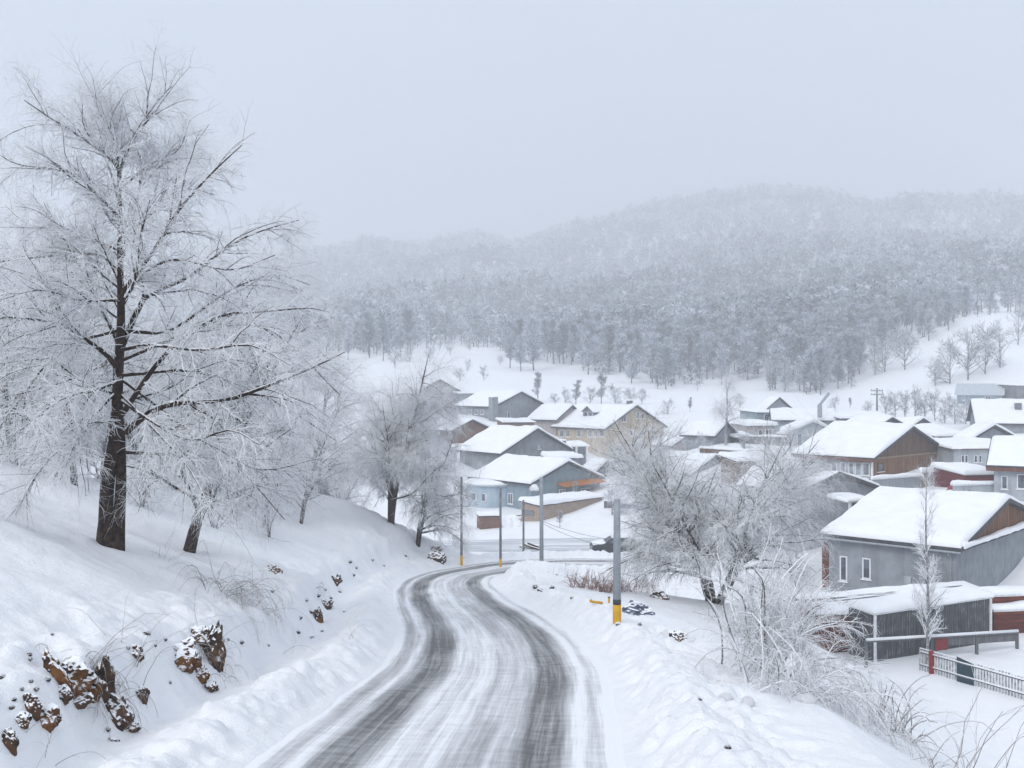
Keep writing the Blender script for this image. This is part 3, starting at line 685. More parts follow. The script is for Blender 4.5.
shrub('dry_weed', gnd(965, 13.5), 'thin bent twigs rising at the lower right corner', 48, 12, (1.2, 2.1), (5, 40), .2, .15, .012, 'drystem', 2, (.2, .5), 0, .22, 'weed', .005)
shrub('dry_weed', gnd(925, 16.5), 'short dry twigs on the snow edge between the weed clumps', 49, 14, (.5, 1.1), (10, 60), .1, .3, .009, 'drystem', 2, (.1, .3), 0, .2, 'weed', .004)
for px, py, nm, n, ln, dx, sd in [(128, 655, 'bare bent twigs above the ochre outcrop on the roadside bank', 7, (.6, 1.2), .15, 50), (95, 668, 'long thin stems arching right over the ochre outcrop', 9, (.9, 1.9), .6, 51), (205, 640, 'thin twigs leaning right from the top of the dark crag', 8, (.6, 1.3), .5, 52),
                                  (45, 635, 'single short twig sticking out of the smooth bank snow', 2, (.35, .5), .6, 53), (285, 655, 'upright thin stem beside the roadside ditch', 2, (.5, .9), .02, 54), (250, 690, 'tiny grass stalks in the snow of the roadside ditch', 6, (.15, .3), .1, 55),
                                  (30, 745, 'bent stems at the foot of the lower left rocks', 6, (.4, .8), .4, 56), (345, 640, 'few thin stalks at the far ditch beside the road', 5, (.3, .7), .1, 57), (165, 560, 'loose drooping twigs in the snow under the big tree', 12, (.5, 1.1), .1, 58), (410, 560, 'dry stalks below the round crowned tree', 10, (.4, .8), .1, 59)]:
    shrub('dry_weed', hit(px, py), nm, sd, n, ln, (5, 60), dx, .3, .006, 'drystem', 2, (.15, .35), 0, .12, 'weed', .004)
shrub('dry_grass', hit(96, 676), 'rusty dry grass hanging over the lower outcrop', 81, 70, (.35, .8), (30, 90), .2, .9, .006, 'drystem', 3, (.15, .3), 0, .16, 'weed', .004)
shrub('dry_grass', hit(206, 642), 'dark dry grass hanging over the tall dark crag', 82, 60, (.3, .7), (30, 90), .2, .9, .006, 'drystem', 3, (.15, .3), 0, .16, 'weed', .004)
shrub('dry_grass', hit(60, 668), 'dry grass tuft at the top edge of the ochre slab', 83, 40, (.25, .55), (30, 90), -.1, .8, .006, 'drystem', 3, (.12, .25), 0, .14, 'weed', .004)
shrub('dry_grass', hit(322, 602), 'dry grass over the reddish rock in the far bank cut', 84, 40, (.25, .6), (30, 90), .2, .8, .007, 'drystem', 3, (.12, .3), 0, .2, 'weed', .005)
for i, (px, py) in enumerate([(585, 588), (603, 592), (622, 590), (642, 588)]):
    shrub('rusty_bush', hit(px, py), ['reddish brown bush left of the grey banded pole', 'reddish brown bush close beside the grey banded pole', 'reddish brown bush right behind the grey banded pole', 'reddish brown bush nearest the spreading tree trunk'][i], 60+i, 34, (.5, 1.0), (5, 50), 0, .1, .02, 'rust' if i else 'rust', 6, (.2, .4), 2, .35, 'bush', .02)
for i, (px, d) in enumerate([(560, 50), (575, 54), (548, 46), (592, 44), (655, 46), (672, 44)]):
    shrub('frosted_weed', gnd(px, d), 'low pale frosted weed on the snow near the roadside poles' , 70+i, 22, (.4, 1.0), (5, 45), 0, .1, .008, 'frost', 4, (.15, .4), 0, .5, 'weed', .006, 'frosted weeds by the bend')

# ------------------------------------------------------------------ rocks
def rock_mesh(seed, sx, sy, sz, sub=4, amp=.35, mat='rock'):
    bm = bmesh.new(); bmesh.ops.create_icosphere(bm, subdivisions=sub, radius=1)
    for v in bm.verts:
        p = v.co*1.1+Vector((seed*7.3, seed*3.1, seed)); q = v.co.copy()
        a = mnoise.fractal(p, 1.0, 2.0, 4)*amp+0.22*abs(mnoise.noise(p*3.1)) - .16*abs(mnoise.noise(p*1.7))
        q *= 1+a
        q = Vector((q.x*sx, q.y*sy, q.z*sz)); v.co = q
    me = bpy.data.meshes.new('rock'); bm.to_mesh(me); bm.free(); me.materials.append(M[mat])
    return me
def rock(px, py, w, h, seed, label, mat='rock', group=None, name='rock', dep=.6, sink=.25):
    p = hit(px, py); k = p[1]/F; me = rock_mesh(seed, w/2*k*1.1, w/2*k*dep*1.4, h/2*k*1.15, 4, .38, mat)
    o = link(name, me); o.location = p+np.array([0, w/2*k*sink, 0]); o.rotation_euler = (0.1*math.sin(seed), .35*math.sin(seed*2.3), 0)
    return tag(o, label, 'rock', group)
for a in [(70, 682, 34, 36, 1, 'tall ochre rock in the middle of the lower left outcrop', 'rock'), (56, 676, 20, 38, 2, 'narrow upright ochre slab on the left side of the lower outcrop', 'rock'), (88, 692, 22, 30, 3, 'reddish ochre rock on the right side of the lower outcrop', 'rock'),
          (102, 690, 18, 56, 4, 'dark brush covered crag bordering the lower outcrop on the right', 'rock2'), (115, 715, 26, 32, 5, 'dark broken rock at the right foot of the lower outcrop', 'rock2'), (46, 720, 24, 22, 6, 'ochre rock at the bank foot near the left frame edge', 'rock'),
          (30, 708, 18, 22, 7, 'dark rock above the bank foot near the left frame edge', 'rock2'), (8, 745, 14, 26, 8, 'dark rock cut by the left frame edge', 'rock2'), (181, 662, 30, 26, 9, 'pale ochre boulder below the dark crag', 'rock'), (198, 676, 18, 16, 10, 'small ochre boulder at the foot of the dark crag', 'rock'),
          (213, 656, 20, 52, 11, 'tall dark crag leaning at the end of the near bank', 'rock2'), (200, 638, 22, 18, 12, 'dark crag top under its snow cap', 'rock2'), (136, 655, 12, 15, 13, 'small dark rock on the bank between the two outcrops', 'rock2'), (141, 697, 13, 18, 14, 'small brown rock in the snow between outcrop and ditch', 'rock2'),
          (318, 622, 10, 22, 15, 'reddish rock in the far cut of the roadside bank', 'rock'), (325, 605, 14, 14, 16, 'dark rock high in the far cut of the roadside bank', 'rock2'), (335, 582, 9, 12, 17, 'small dark rock higher along the far bank cut', 'rock2'), (437, 560, 16, 14, 18, 'brown rock at the tip of the roadside bank by the road bend', 'rock2'),
          (433, 548, 14, 8, 19, 'dark flat rock above the bank tip at the road bend', 'rock2'), (660, 598, 16, 12, 20, 'brown rock lying below the spreading tree', 'rock2'), (678, 640, 14, 14, 21, 'brown rock on the right road edge before the big shrub', 'rock2'), (272, 572, 16, 14, 22, 'reddish brown rock under the twigs of the twin trunk tree', 'rock'),
          (78, 702, 22, 16, 24, 'low dark rock under the ochre slab', 'rock2'), (62, 696, 16, 16, 25, 'dark broken rock between the ochre slab and the bank foot', 'rock2'), (128, 728, 18, 14, 26, 'dark rubble at the right end of the lower outcrop', 'rock2'), (20, 722, 16, 14, 27, 'dark rubble by the frame edge under the bank', 'rock2'), (210, 688, 14, 12, 28, 'dark stone under the tall crag', 'rock2'), (186, 646, 16, 12, 29, 'dark rock left of the crag top', 'rock2'),
          (113, 742, 11, 8, 23, 'smooth black stone lying in the roadside ditch', 'stone')]:
    rock(*a)
sm = [rock_mesh(90+i, 1, .8, .8, 3, .35, 'stone') for i in range(3)]
def specks(pts, label, group):
    for i, (px, py, w) in enumerate(pts):
        p = hit(px, py); o = link('stone', sm[i % 3]); o.location = p+np.array([0, 0, .01]); o.scale = (w/2*p[1]/F,)*3; o.rotation_euler = (0, 0, i*1.1); tag(o, label, 'stone', group)
specks([(147, 634, 7), (29, 655, 6), (30, 660, 5), (44, 660, 7), (51, 670, 8), (48, 680, 7), (2, 678, 8), (31, 682, 5), (170, 683, 4), (155, 646, 4), (242, 643, 5), (268, 645, 4), (12, 708, 6), (22, 690, 5), (24, 716, 6), (14, 700, 5), (52, 635, 4), (128, 648, 5), (165, 640, 5), (228, 640, 4), (60, 698, 6), (125, 728, 7), (108, 730, 6), (36, 690, 6), (118, 722, 6)],
       'small dark stone poking through the snow of the near roadside bank', 'small stones on the near bank')
specks([(298, 632, 5), (312, 638, 5), (306, 600, 5), (338, 576, 6), (350, 562, 5), (353, 575, 5), (339, 592, 5), (325, 590, 4), (345, 612, 4), (272, 592, 4), (262, 597, 4), (300, 618, 5), (330, 598, 5), (322, 632, 5), (310, 612, 6), (318, 596, 5), (356, 568, 4), (372, 560, 4), (384, 566, 3), (405, 556, 5)],
       'small dark stone in the far cut of the roadside bank', 'small stones on the far bank')
specks([(618, 625, 5), (535, 588, 6), (540, 591, 6), (552, 588, 5), (556, 575, 4), (572, 598, 4), (728, 748, 7), (640, 625, 5), (700, 700, 4), (575, 582, 5)], 'small dark stone on the downhill snow shoulder', 'small stones on the downhill shoulder')
for i, (px, py, w) in enumerate([(726, 700, 14), (748, 704, 14), (806, 702, 18)]):
    p = hit(px, py); me = rock_mesh(120+i, 1, 1, .75, 3, .2, 'snow'); o = link('snow_lump', me); o.location = p+np.array([0, 0, .03]); o.scale = (w/2*p[1]/F,)*3
    tag(o, ['rounded snow lump on the road edge left of the big shrub', 'rounded snow lump at the foot of the big shrub', 'snow capped lump under the arching shrub'][i], 'snow lump')
o = rock(638, 614, 28, 17, 33, 'crumpled blue grey tarpaulin bundle beside the grey banded pole', 'tarp', None, 'tarpaulin_bundle'); o['category'] = 'bundle'

# ------------------------------------------------------------------ houses
def snow_sheet(fn, u0, u1, v0, v1, t, name, parent, du=.5, amp=.06, seed=1, mat='roofsnow', edge=.22):
    """a blanket of snow over the surface fn(u, v) -> (x, y, z); u and v in metres"""
    def samp(a, b):
        e = min(edge, (b-a)*.3); n = max(3, int((b-a)/du))
        return np.concatenate([a+e*np.array([0, .06, .22, .55]), np.linspace(a+e, b-e, n), b-e*np.array([.55, .22, .06, 0])])
    U = samp(u0, u1); Vv = samp(v0, v1); UU, VV = np.meshgrid(U, Vv, indexing='ij')
    X, Y, Z = fn(UU, VV)
    e = np.minimum(np.minimum(UU-u0, u1-UU), np.minimum(VV-v0, v1-VV))/min(edge, (u1-u0)*.3, (v1-v0)*.3)
    fall = np.sqrt(np.clip(1-(1-np.clip(e, 0, 1))**2, 0, 1))
    nz = fbm(UU/1.7+seed*3, VV/1.7+seed, seed, 3)
    Z = Z + fall*(t+amp*nz*3.4+.7*t*fbm(UU/4.1+seed, VV/4.1, seed+5, 2)) - (1-np.clip(e, 0, 1))*np.clip(fbm(UU/.8+seed, VV/.8, seed+9, 2), 0, 1)*.10
    n = len(Vv); m = len(U); i = (np.arange(m-1)[:, None]*n+np.arange(n-1)[None]).ravel()
    me = np_mesh(name, np.stack([X, Y, Z], -1).reshape(-1, 3), np.stack([i, i+1, i+n+1, i+n], 1), M[mat], smooth=True)
    return link(name, me, parent)
def window(parent, face, s0, s1, z0, z1, frame='white', pane='glass', mull=True, name='window', off=0.0, fr=None):
    w, h = s1-s0, z1-z0; fr = fr or max(.05, min(.09, .1*w)); P = []
    def bx(mb, a0, c0, a1, c1, o0, o1):
        if face == 'gable': mb.box(a0, off-o1, c0, a1, off-o0, c1)
        else: mb.box(off-o1, a0, c0, off-o0, a1, c1)
    f = MB()
    bx(f, s0, z0, s1, z0+fr, -.05, .06); bx(f, s0, z1-fr, s1, z1, -.05, .06)
    bx(f, s0, z0+fr, s0+fr, z1-fr, -.05, .055); bx(f, s1-fr, z0+fr, s1, z1-fr, -.05, .055)
    if mull and w > .7: bx(f, s0+w/2-fr*.4, z0+fr, s0+w/2+fr*.4, z1-fr, -.05, .05)
    o = f.build(name, M[frame], parent)
    g = MB(); bx(g, s0+fr*.5, z0+fr*.5, s1-fr*.5, z1-fr*.5, -.04, .02); g.build('pane', M[pane], o)
    if face != 'door':
        s = MB(); bx(s, s0-.08, z0-.07, s1+.08, z0-.004, -.05, .12); s.build('sill', M['white'], o)
    return o
class House:
    def __init__(s, name, label, d, a, xl, xc, xr, eave, apex, base, wall='grey', gable=None, roof='roof', snow=.28, oh=.45, cat='house', group=None, fascia=None, snowmat='roofsnow', W=None):
        a = math.radians(a); ca, sa = math.cos(a), math.sin(a); cx = (xc-512)/F*d; cy = d
        s.ca, s.sa, s.cx, s.cy = ca, sa, cx, cy
        s.L = s.tl(xl); s.W = W or s.tw(xr)
        s.z0 = (384-base)/F*cy; s.eh = (384-eave)/F*cy-s.z0
        s.rh = (384-apex)/F*(cy+s.W*ca/2)-s.z0
        if s.rh < s.eh+.12*s.W: s.rh = s.eh+.12*s.W
        s.root = empty(name, (cx, cy, s.z0), math.atan2(ca, sa), label, cat, group)
        W, L, eh, rh = s.W, s.L, s.eh, s.rh; fd = -3.0
        m = MB(); m.prism_y([(0, fd), (W, fd), (W, eh), (W/2, rh), (0, eh)], 0, L); s.wall = m.build('wall', M[wall], s.root)
        if gable:
            m = MB(); m.prism_y([(.0, eh+.02), (W, eh+.02), (W/2, rh-.01)], -.035, -.004); m.build('gable_boards', M[gable], s.root)
        sl = (rh-eh)/(W/2); th = .22
        m = MB(); x0, x1 = -oh, W+oh; ze = eh-sl*oh
        m.prism_y([(x0, ze+.01), (W/2, rh+.01), (x1, ze+.01), (x1, ze+.01+th), (W/2, rh+.01+th*1.05), (x0, ze+.01+th)], -oh, L+oh); s.roof = m.build('roof', M[roof], s.root)
        if fascia:
            m = MB(); m.box(x0-.03, -oh+.02, ze-.16, x0-.002, L+oh-.02, ze+.1); m.build('fascia', M[fascia], s.roof)
        hw = W/2+oh; n = math.hypot(1, sl); s.sl = sl
        if snow:
            def fn(u, v):   # u along the ridge, v across the slopes
                av = np.sqrt((v/n)**2+.03)
                return W/2+v/n, u, rh+.01+th-sl*np.minimum(av, hw)
            ss = snow_sheet(fn, -oh+.05, L+oh-.05, -hw*n+.03, hw*n-.03, snow, 'roof_snow', s.roof, .55, .05, int(abs(xc)), snowmat)
    def tl(s, px):
        x = px-512; return (F*s.cx-x*s.cy)/(F*s.ca+x*s.sa)
    def tw(s, px):
        x = px-512; return (x*s.cy-F*s.cx)/(F*s.sa-x*s.ca)
    def win(s, face, x0, y0, x1, y1, **k):
        if face == 'side':
            t0, t1 = sorted((s.tl(x0), s.tl(x1))); d = s.cy+s.sa*(t0+t1)/2
        else:
            t0, t1 = sorted((s.tw(x0), s.tw(x1))); d = s.cy+s.ca*(t0+t1)/2
        za = (384-y1)/F*d-s.z0; zb = (384-y0)/F*d-s.z0
        return window(s.root, face, t0, t1, za, zb, **k)
    def door(s, face, x0, y0, x1, y1, mat='bluedoor'):
        o = s.win(face, x0, y0, x1, y1, name='door', frame='white', pane=mat, mull=False)
        for c in list(o.children):
            if c.name.startswith('pane'): c.name = 'door_leaf'
            if c.name.startswith('sill'): c.name = 'threshold'
        return o
    def chimney(s, fx, fy, h=1.2, w=.55, mat='greydk', cap=True):
        x = s.W*fx; y = s.L*fy; z = s.rh-abs(x-s.W/2)*s.sl
        m = MB(); m.box(x-w/2, y-w/2, z-.5, x+w/2, y+w/2, z+h); c = m.build('chimney', M[mat], s.roof)
        if cap: snow_sheet(lambda u, v: (u, v, u*0+z+h), x-w/2-.06, x+w/2+.06, y-w/2-.06, y+w/2+.06, .16, 'snow_cap', c, .3, .02, 3)
        return c
    def pent(s, z, face='gable', depth=.7, a=0.0, b=None, th=.12, snow=.2, mat='roof'):
        """a narrow ledge roof along a face"""
        b = b if b is not None else s.W
        m = MB(); m.box(a, -depth, z, b, -.005, z+th) if face == 'gable' else m.box(-depth, a, z, -.005, b, z+th)
        o = m.build('pent_roof', M[mat], s.root)
        if face == 'gable': snow_sheet(lambda u, v: (u, v, u*0+z+th), a-.04, b+.04, -depth-.04, -.02, snow, 'ledge_snow', o, .5, .03, 5)
        else: snow_sheet(lambda u, v: (u, v, u*0+z+th), -depth-.04, -.02, a-.04, b+.04, snow, 'ledge_snow', o, .5, .03, 5)
        return o
class Shed:
    """front from (xl, d1) to (xr, d2), roof falling to the front or flat"""
    def __init__(s, name, label, d1, d2, xl, xr, top, base, depth, rise=.3, wall='grey', roof='roof', snow=.25, oh=.2, cat='shed', group=None, found=2.5, hollow=False):
        p = np.array([(xl-512)/F*d1, d1]); q = np.array([(xr-512)/F*d2, d2]); s.p, s.q = p, q
        s.W = float(np.linalg.norm(q-p)); s.th = math.atan2(q[1]-p[1], q[0]-p[0])
        s.z0 = (384-base)/F*d1; s.h = (384-top)/F*d1-s.z0; s.root = empty(name, (p[0], p[1], s.z0), s.th, label, cat, group)
        W, h, D = s.W, s.h, depth; s.D = D
        m = MB(); m.add([(0,0,-found),(W,0,-found),(W,D,-found),(0,D,-found),(0,0,h),(W,0,h),(W,D,h+rise),(0,D,h+rise)], [(0,3,2,1),(4,5,6,7),(0,1,5,4),(1,2,6,5),(2,3,7,6),(3,0,4,7)])
        s.wall = m.build('wall', M[wall], s.root)
        r = rise/D; m = MB(); z = lambda y: h+.005+r*y; t = .1
        y0, y1 = -oh, D+oh
        m.add([(-oh,y0,z(y0)),(W+oh,y0,z(y0)),(W+oh,y1,z(y1)),(-oh,y1,z(y1)),(-oh,y0,z(y0)+t),(W+oh,y0,z(y0)+t),(W+oh,y1,z(y1)+t),(-oh,y1,z(y1)+t)], [(0,3,2,1),(4,5,6,7),(0,1,5,4),(1,2,6,5),(2,3,7,6),(3,0,4,7)])
        s.roof = m.build('roof', M[roof], s.root)
        if snow: snow_sheet(lambda u, v: (u, v, h+.005+t+r*v), -oh-.04, W+oh+.04, y0-.04, y1+.04, snow, 'roof_snow', s.roof, .5, .05, int(xl), 'roofsnow', .2)
    def s_at(s, px):
        dx, dy = (s.q-s.p)/s.W; x = px-512; return (x*s.p[1]-F*s.p[0])/(F*dx-x*dy)
    def win(s, x0, y0, x1, y1, **k):
        t0, t1 = s.s_at(x0), s.s_at(x1); d = s.p[1]+(s.q-s.p)[1]/s.W*(t0+t1)/2
        return window(s.root, 'gable', t0, t1, (384-y1)/F*d-s.z0, (384-y0)/F*d-s.z0, **k)

# -- left and middle of the village
h = House('house', 'blue grey house with light blue porch and orange awning behind the roadside poles', 106, 50, 473, 531, 600, 484, 463, 513, 'blue', None, 'roof', .3)
for x0, x1 in ((508, 513), (496, 500.5)): h.win('side', x0, 493, x1, 504)
h.win('gable', 559, 489, 565, 496, pane='glasslt'); h.win('gable', 581, 488, 590, 495)
zc = h.eh-.3
def blue_extras(h):
    w0, w1 = h.tw(556), h.tw(597); za = h.eh-.15
    m = MB(); m.add([(w0,-1.5,za-.35),(w1,-1.5,za-.15),(w1,-.01,za+.15),(w0,-.01,za-.05),(w0,-1.5,za-.27),(w1,-1.5,za-.07),(w1,-.01,za+.23),(w0,-.01,za+.03)], [(0,3,2,1),(4,5,6,7),(0,1,5,4),(1,2,6,5),(2,3,7,6),(3,0,4,7)])
    m.build('awning', M['orangewood'], h.root)
    # rounded porch on the long side
    L0, L1 = h.L*.42, h.L*1.02; m = MB(); n = 12; dep = 2.2; top = h.eh-.55
    pts = [(-.004, L0)]+[(-dep*math.sin(math.pi*i/n)**.6, L0+(L1-L0)*i/n) for i in range(1, n)]+[(-.004, L1)]
    k = len(pts); m.add([(x, y, -1) for x, y in pts]+[(x, y, top) for x, y in pts], [(i, i+1, i+1+k, i+k) for i in range(k-1)]+[tuple(range(k, 2*k))])
    p = m.build('porch', M['bluelt'], h.root)
    m = MB(); q = [(x*1.12-.1 if x < -.1 else x, y+(.25 if y > (L0+L1)/2 else -.25)*1) for x, y in pts]
    m.add([(x, y, top+.003) for x, y in q]+[(x, y, top+.15) for x, y in q], [tuple(range(k-1, -1, -1)), tuple(range(k, 2*k))]+[(i, i+1, i+1+k, i+k) for i in range(k-1)])
    rf = m.build('porch_roof', M['white'], p)
    V = []; Qf = []; rings = [(1.06, 0), (1.07, .12), (1.02, .24), (.8, .36), (.4, .44), (.02, .46)]
    cxm, cym = -.4, (L0+L1)/2
    for s_, dz in rings:
        for x, y in q: V.append((cxm+(x-cxm)*s_ if x < -.1 else x, cym+(y-cym)*s_, top+.15+dz))
    for a in range(len(rings)-1):
        for i in range(k-1): Qf.append((a*k+i, a*k+i+1, (a+1)*k+i+1, (a+1)*k+i))
    link('porch_snow', np_mesh('porch_snow', V, Qf, M['roofsnow'], smooth=True), rf)
    for f0, f1 in ((.2, .32), (.40, .58), (.68, .8)):
        i0 = L0+(L1-L0)*f0; i1 = L0+(L1-L0)*f1; off = -dep*math.sin(math.pi*(f0+f1)/2)**.6
        g = MB(); g.box(off-.06, i0, .85, off+.35, i1, 1.75); fr = g.build('porch_window', M['white'], p)
        g = MB(); g.box(off-.08, i0+.1, .93, off-.05, i1-.1, 1.67); g.build('pane', M['glass'], fr)
blue_extras(h)
h = House('house', 'long grey house with wide snowy roof and blue window directly behind the blue porch house', 125, 50, 460, 501, 569, 453.5, 430, 482, 'greygreen', None, 'roof', .3)
h.win('side', 486, 465.5, 497, 473.5, pane='bluedk', frame='polegrey'); h.win('gable', 537, 444, 541, 449, pane='greydk' if False else 'glasslt', frame='polegrey'); h.chimney(.93, .06, .8, .8)
h = House('house', 'grey house with a big square chimney on the meadow edge', 160, 50, 458, 494, 545, 407, 393, 421, 'grey', None, 'roof', .3)
for x in (469, 475, 481): h.win('side', x, 409.5, x+3, 414.5)
h.win('gable', 507.5, 412, 510, 418); m = MB(); m.box(-1.0, -.9, -.5, .1, .15, h.eh+1.6); c = m.build('chimney', M['grey'], h.root)
snow_sheet(lambda u, v: (u, v, u*0+h.eh+1.6), -1.05, .15, -.95, .2, .2, 'snow_cap', c, .3, .02, 4)
h = House('house', 'grey gabled house farthest up the meadow behind the round crowned tree', 185, 55, 398, 414, 463, 394, 380.5, 411, 'grey', None, 'roof', .28)
h.win('gable', 440, 388, 444, 393)
Shed('shed', 'small grey flat roofed shed beside the farthest grey gabled house', 186, 187, 459, 476, 394, 403, 4, .2, 'grey', snow=.15)
h = House('hut', 'small hut with brown stone gable squeezed between the grey houses', 140, 55, 440, 452, 490, 431, 421, 446, 'redbrick', None, 'roof', .28, cat='hut')
Shed('shed', 'long low brown shed under flat snow beside the brown stone hut', 148, 149, 504, 534, 423, 431, 5, .3, 'redbrick', snow=.3)
h = House('house', 'large cream house with dormer and three rows of windows', 150, 50, 551, 605, 664, 429, 406.5, 459, 'cream', None, 'roof', .3)
for x in (560, 566, 577, 588, 594, 600): h.win('side', x, 430, x+4.2, 437)
for x0, x1, y0, y1 in ((621, 626, 415, 422), (636, 639.5, 412, 418.5), (641, 644, 413.5, 418.5), (630, 635, 430.5, 436), (640, 645, 430.5, 436), (600.5, 604.5, 430, 436)): h.win('gable', x0, y0, x1, y1) if x0 > 606 else None
for x in (610, 615, 620): h.win('gable', x, 447, x+3.5, 453)
h.chimney(.5, .1, .9, .7)
def dormer(h):
    L, W = h.L, h.W; y0 = L*.52; w = 2.4; x = W*.20; zb = h.rh-abs(x-W/2)*h.sl
    m = MB(); # box facing -x
    pts = [(y0-w/2, zb-.5), (y0+w/2, zb-.5), (y0+w/2, zb+1.2), (y0, zb+2.0), (y0-w/2, zb+1.2)]; n = 5
    m.add([(x, a, b) for a, b in pts]+[(x+4.2, a, b) for a, b in pts], [tuple(range(n)), tuple(range(2*n-1, n-1, -1))]+[(i, (i+1) % n, (i+1) % n+n, i+n) for i in range(n)])
    d = m.build('dormer', M['greydk'], h.roof)
    for sgn in (-1, 1):
        def fn(u, v, sgn=sgn): return u, y0+sgn*v, zb+2.02-v*.66
        snow_sheet(fn, x-.35, x+3.2, -.05, w/2+.3, .22, 'dormer_snow', d, .4, .02, 4)
    for a in (-.55, .55):
        g = MB(); g.box(x-.08, y0+a-.4, zb+.15, x+.02, y0+a+.4, zb+1.1); f = g.build('dormer_window', M['white'], d); g = MB(); g.box(x-.1, y0+a-.32, zb+.22, x-.07, y0+a+.32, zb+1.03); g.build('pane', M['glass'], f)
dormer(h)
h = House('house', 'lower grey wing roof adjoining the left side of the large cream house', 158, 40, 530, 556, 585, 420, 406.5, 440, 'pink', None, 'roof', .28)
s = Shed('carport', 'open carport with white posts below the large cream house', 134, 135, 566, 588, 447, 462, 3, .2, 'greydk', 'white', .3, cat='carport')
for x in (567, 576, 586.5): t = s.s_at(x); m = MB(); m.box(t-.12, -.25, -1, t+.12, -.02, s.h); m.build('post', M['white'], s.root)
Shed('shed', 'dark flat shed with thick snow lid behind the blue grey house', 119, 120, 550, 581, 459, 468, 3, .15, 'greydk', snow=.42)
h = House('house', 'small dark gabled house just right behind the blue grey house', 118, 52, 582, 594, 617, 473, 462, 490, 'greydk', None, 'roof', .3)
h.win('gable', 606, 468, 611, 474)
s = Shed('brick_shed', 'long pale brick shed with snow roof in front of the blue grey house', 97.5, 105, 539, 602, 506, 521, 2.3, .25, 'brick', 'roof', .34, .2)
m = MB(); e0 = s.D; m.box(-.05, .6, .4, -.005, 2.2, s.h-.5); m.build('end_door', M['greydk'], s.root)
s = Shed('crate', 'red brown brick box with a snow lid beside the pole with the yellow foot', 95, 95.5, 480.5, 500.5, 517, 527, 1.6, .0, 'redbrick', 'roof', .34, .1, 'box')
o = rock(512, 527, 17, 22, 201, 'snow buried heap beside the red brown box', 'snow', None, 'snow_heap'); o['category'] = 'snow heap'
def lumber(px, py, n, seed, label):
    r = random.Random(seed); p = hit(px, py); root = empty('lumber_pile', p, r.uniform(0, 3), label, 'lumber')
    for i in range(n):
        m = MB(); L = r.uniform(.8, 2.0); a = r.uniform(-.5, .5); z = .08+.12*(i//3); x = r.uniform(-.5, .5); y = r.uniform(-.6, .6)
        m.bar((x-L/2*math.cos(a), y-L/2*math.sin(a), z), (x+L/2*math.cos(a), y+L/2*math.sin(a), z+r.uniform(-.05, .3)), .09, 6); m.build('log', M['barkfrost' if i % 2 else 'rock2'], root)
lumber(527, 519, 9, 1, 'jumbled logs lying against the end of the pale brick shed')
lumber(530, 549, 6, 2, 'few brown logs lying on open snow beside the street')
# -- centre right
h = House('house', 'snow roofed grey house half hidden in the crown of the spreading tree', 124, 40, 684, 714, 735, 436, 424, 452, 'grey', None, 'roof', .3)
s = Shed('house', 'small pinkish house with flat snow roof and two dark windows', 134, 135.5, 750, 775, 426.5, 443, 5, .2, 'pink', 'roof', .42, .3, 'house')
s.win(758, 430, 762, 436); s.win(765, 429, 772, 436)
Shed('shed', 'dark open shed with snow lid below the small pinkish house', 126, 127, 736, 754, 438, 447, 3, .2, 'black', snow=.35)
h = House('house', 'grey gabled house with deep blue front behind the teal house', 165, 62, 757, 764, 792, 411, 398.5, 424, 'grey', None, 'roof', .25)
s = Shed('annex', 'deep blue glazed annex with snow roof at the foot of the grey gable', 150, 151, 757, 777, 413, 424, 5, .2, 'blue', snow=.3, cat='annex'); s.win(764, 413.8, 774, 421.5, pane='bluedk')
h = House('house', 'teal blue house with long snow roof behind the light grey gable', 142, 12, 774, 835, 845, 421, 411, 436, 'blue', None, 'roof', .3, W=8)
c = MB(); c.bar((-1.2, 2.2, h.rh-.8), (-1.2, 2.2, h.rh+1.0), .32, 8); c.bar((-1.2, 2.2, h.rh+1.0), (.4, .8, h.rh+2.6), .2, 8); c.build('flue', M['polegrey'], h.roof)
h = House('house', 'light grey gable house with blue door left of the brown plank house', 130, 68, 784, 791, 831, 431, 421.5, 450, 'greylt', None, 'white', .3)
h.door('gable', 797, 433.5, 802, 446); h.win('gable', 812, 433, 816.5, 441)
h.pent(h.eh-.5, 'side', 1.2, 0, h.L)
h = House('house', 'grey house with wide snow roof behind the left part of the spreading tree', 108, 45, 640, 690, 735, 475, 457, 496, 'grey', None, 'roof', .32); h.win('side', 660, 480, 666, 488); h.win('gable', 704, 478, 709, 487)
h = House('house', 'low snow roofed house behind the right part of the spreading tree', 92, 48, 742, 768, 800, 487, 470, 506, 'greydk', None, 'roof', .32); h.win('gable', 780, 489, 785, 497)
Shed('shed', 'little brown shed with snow roof between the houses behind the spreading tree', 100, 101, 738, 760, 462, 474, 3, .4, 'brownwood2', snow=.35)
h = House('house', 'small snow roofed house on the lane right of the large cream house', 140, 50, 655, 672, 698, 446, 437, 460, 'pink', None, 'roof', .3)
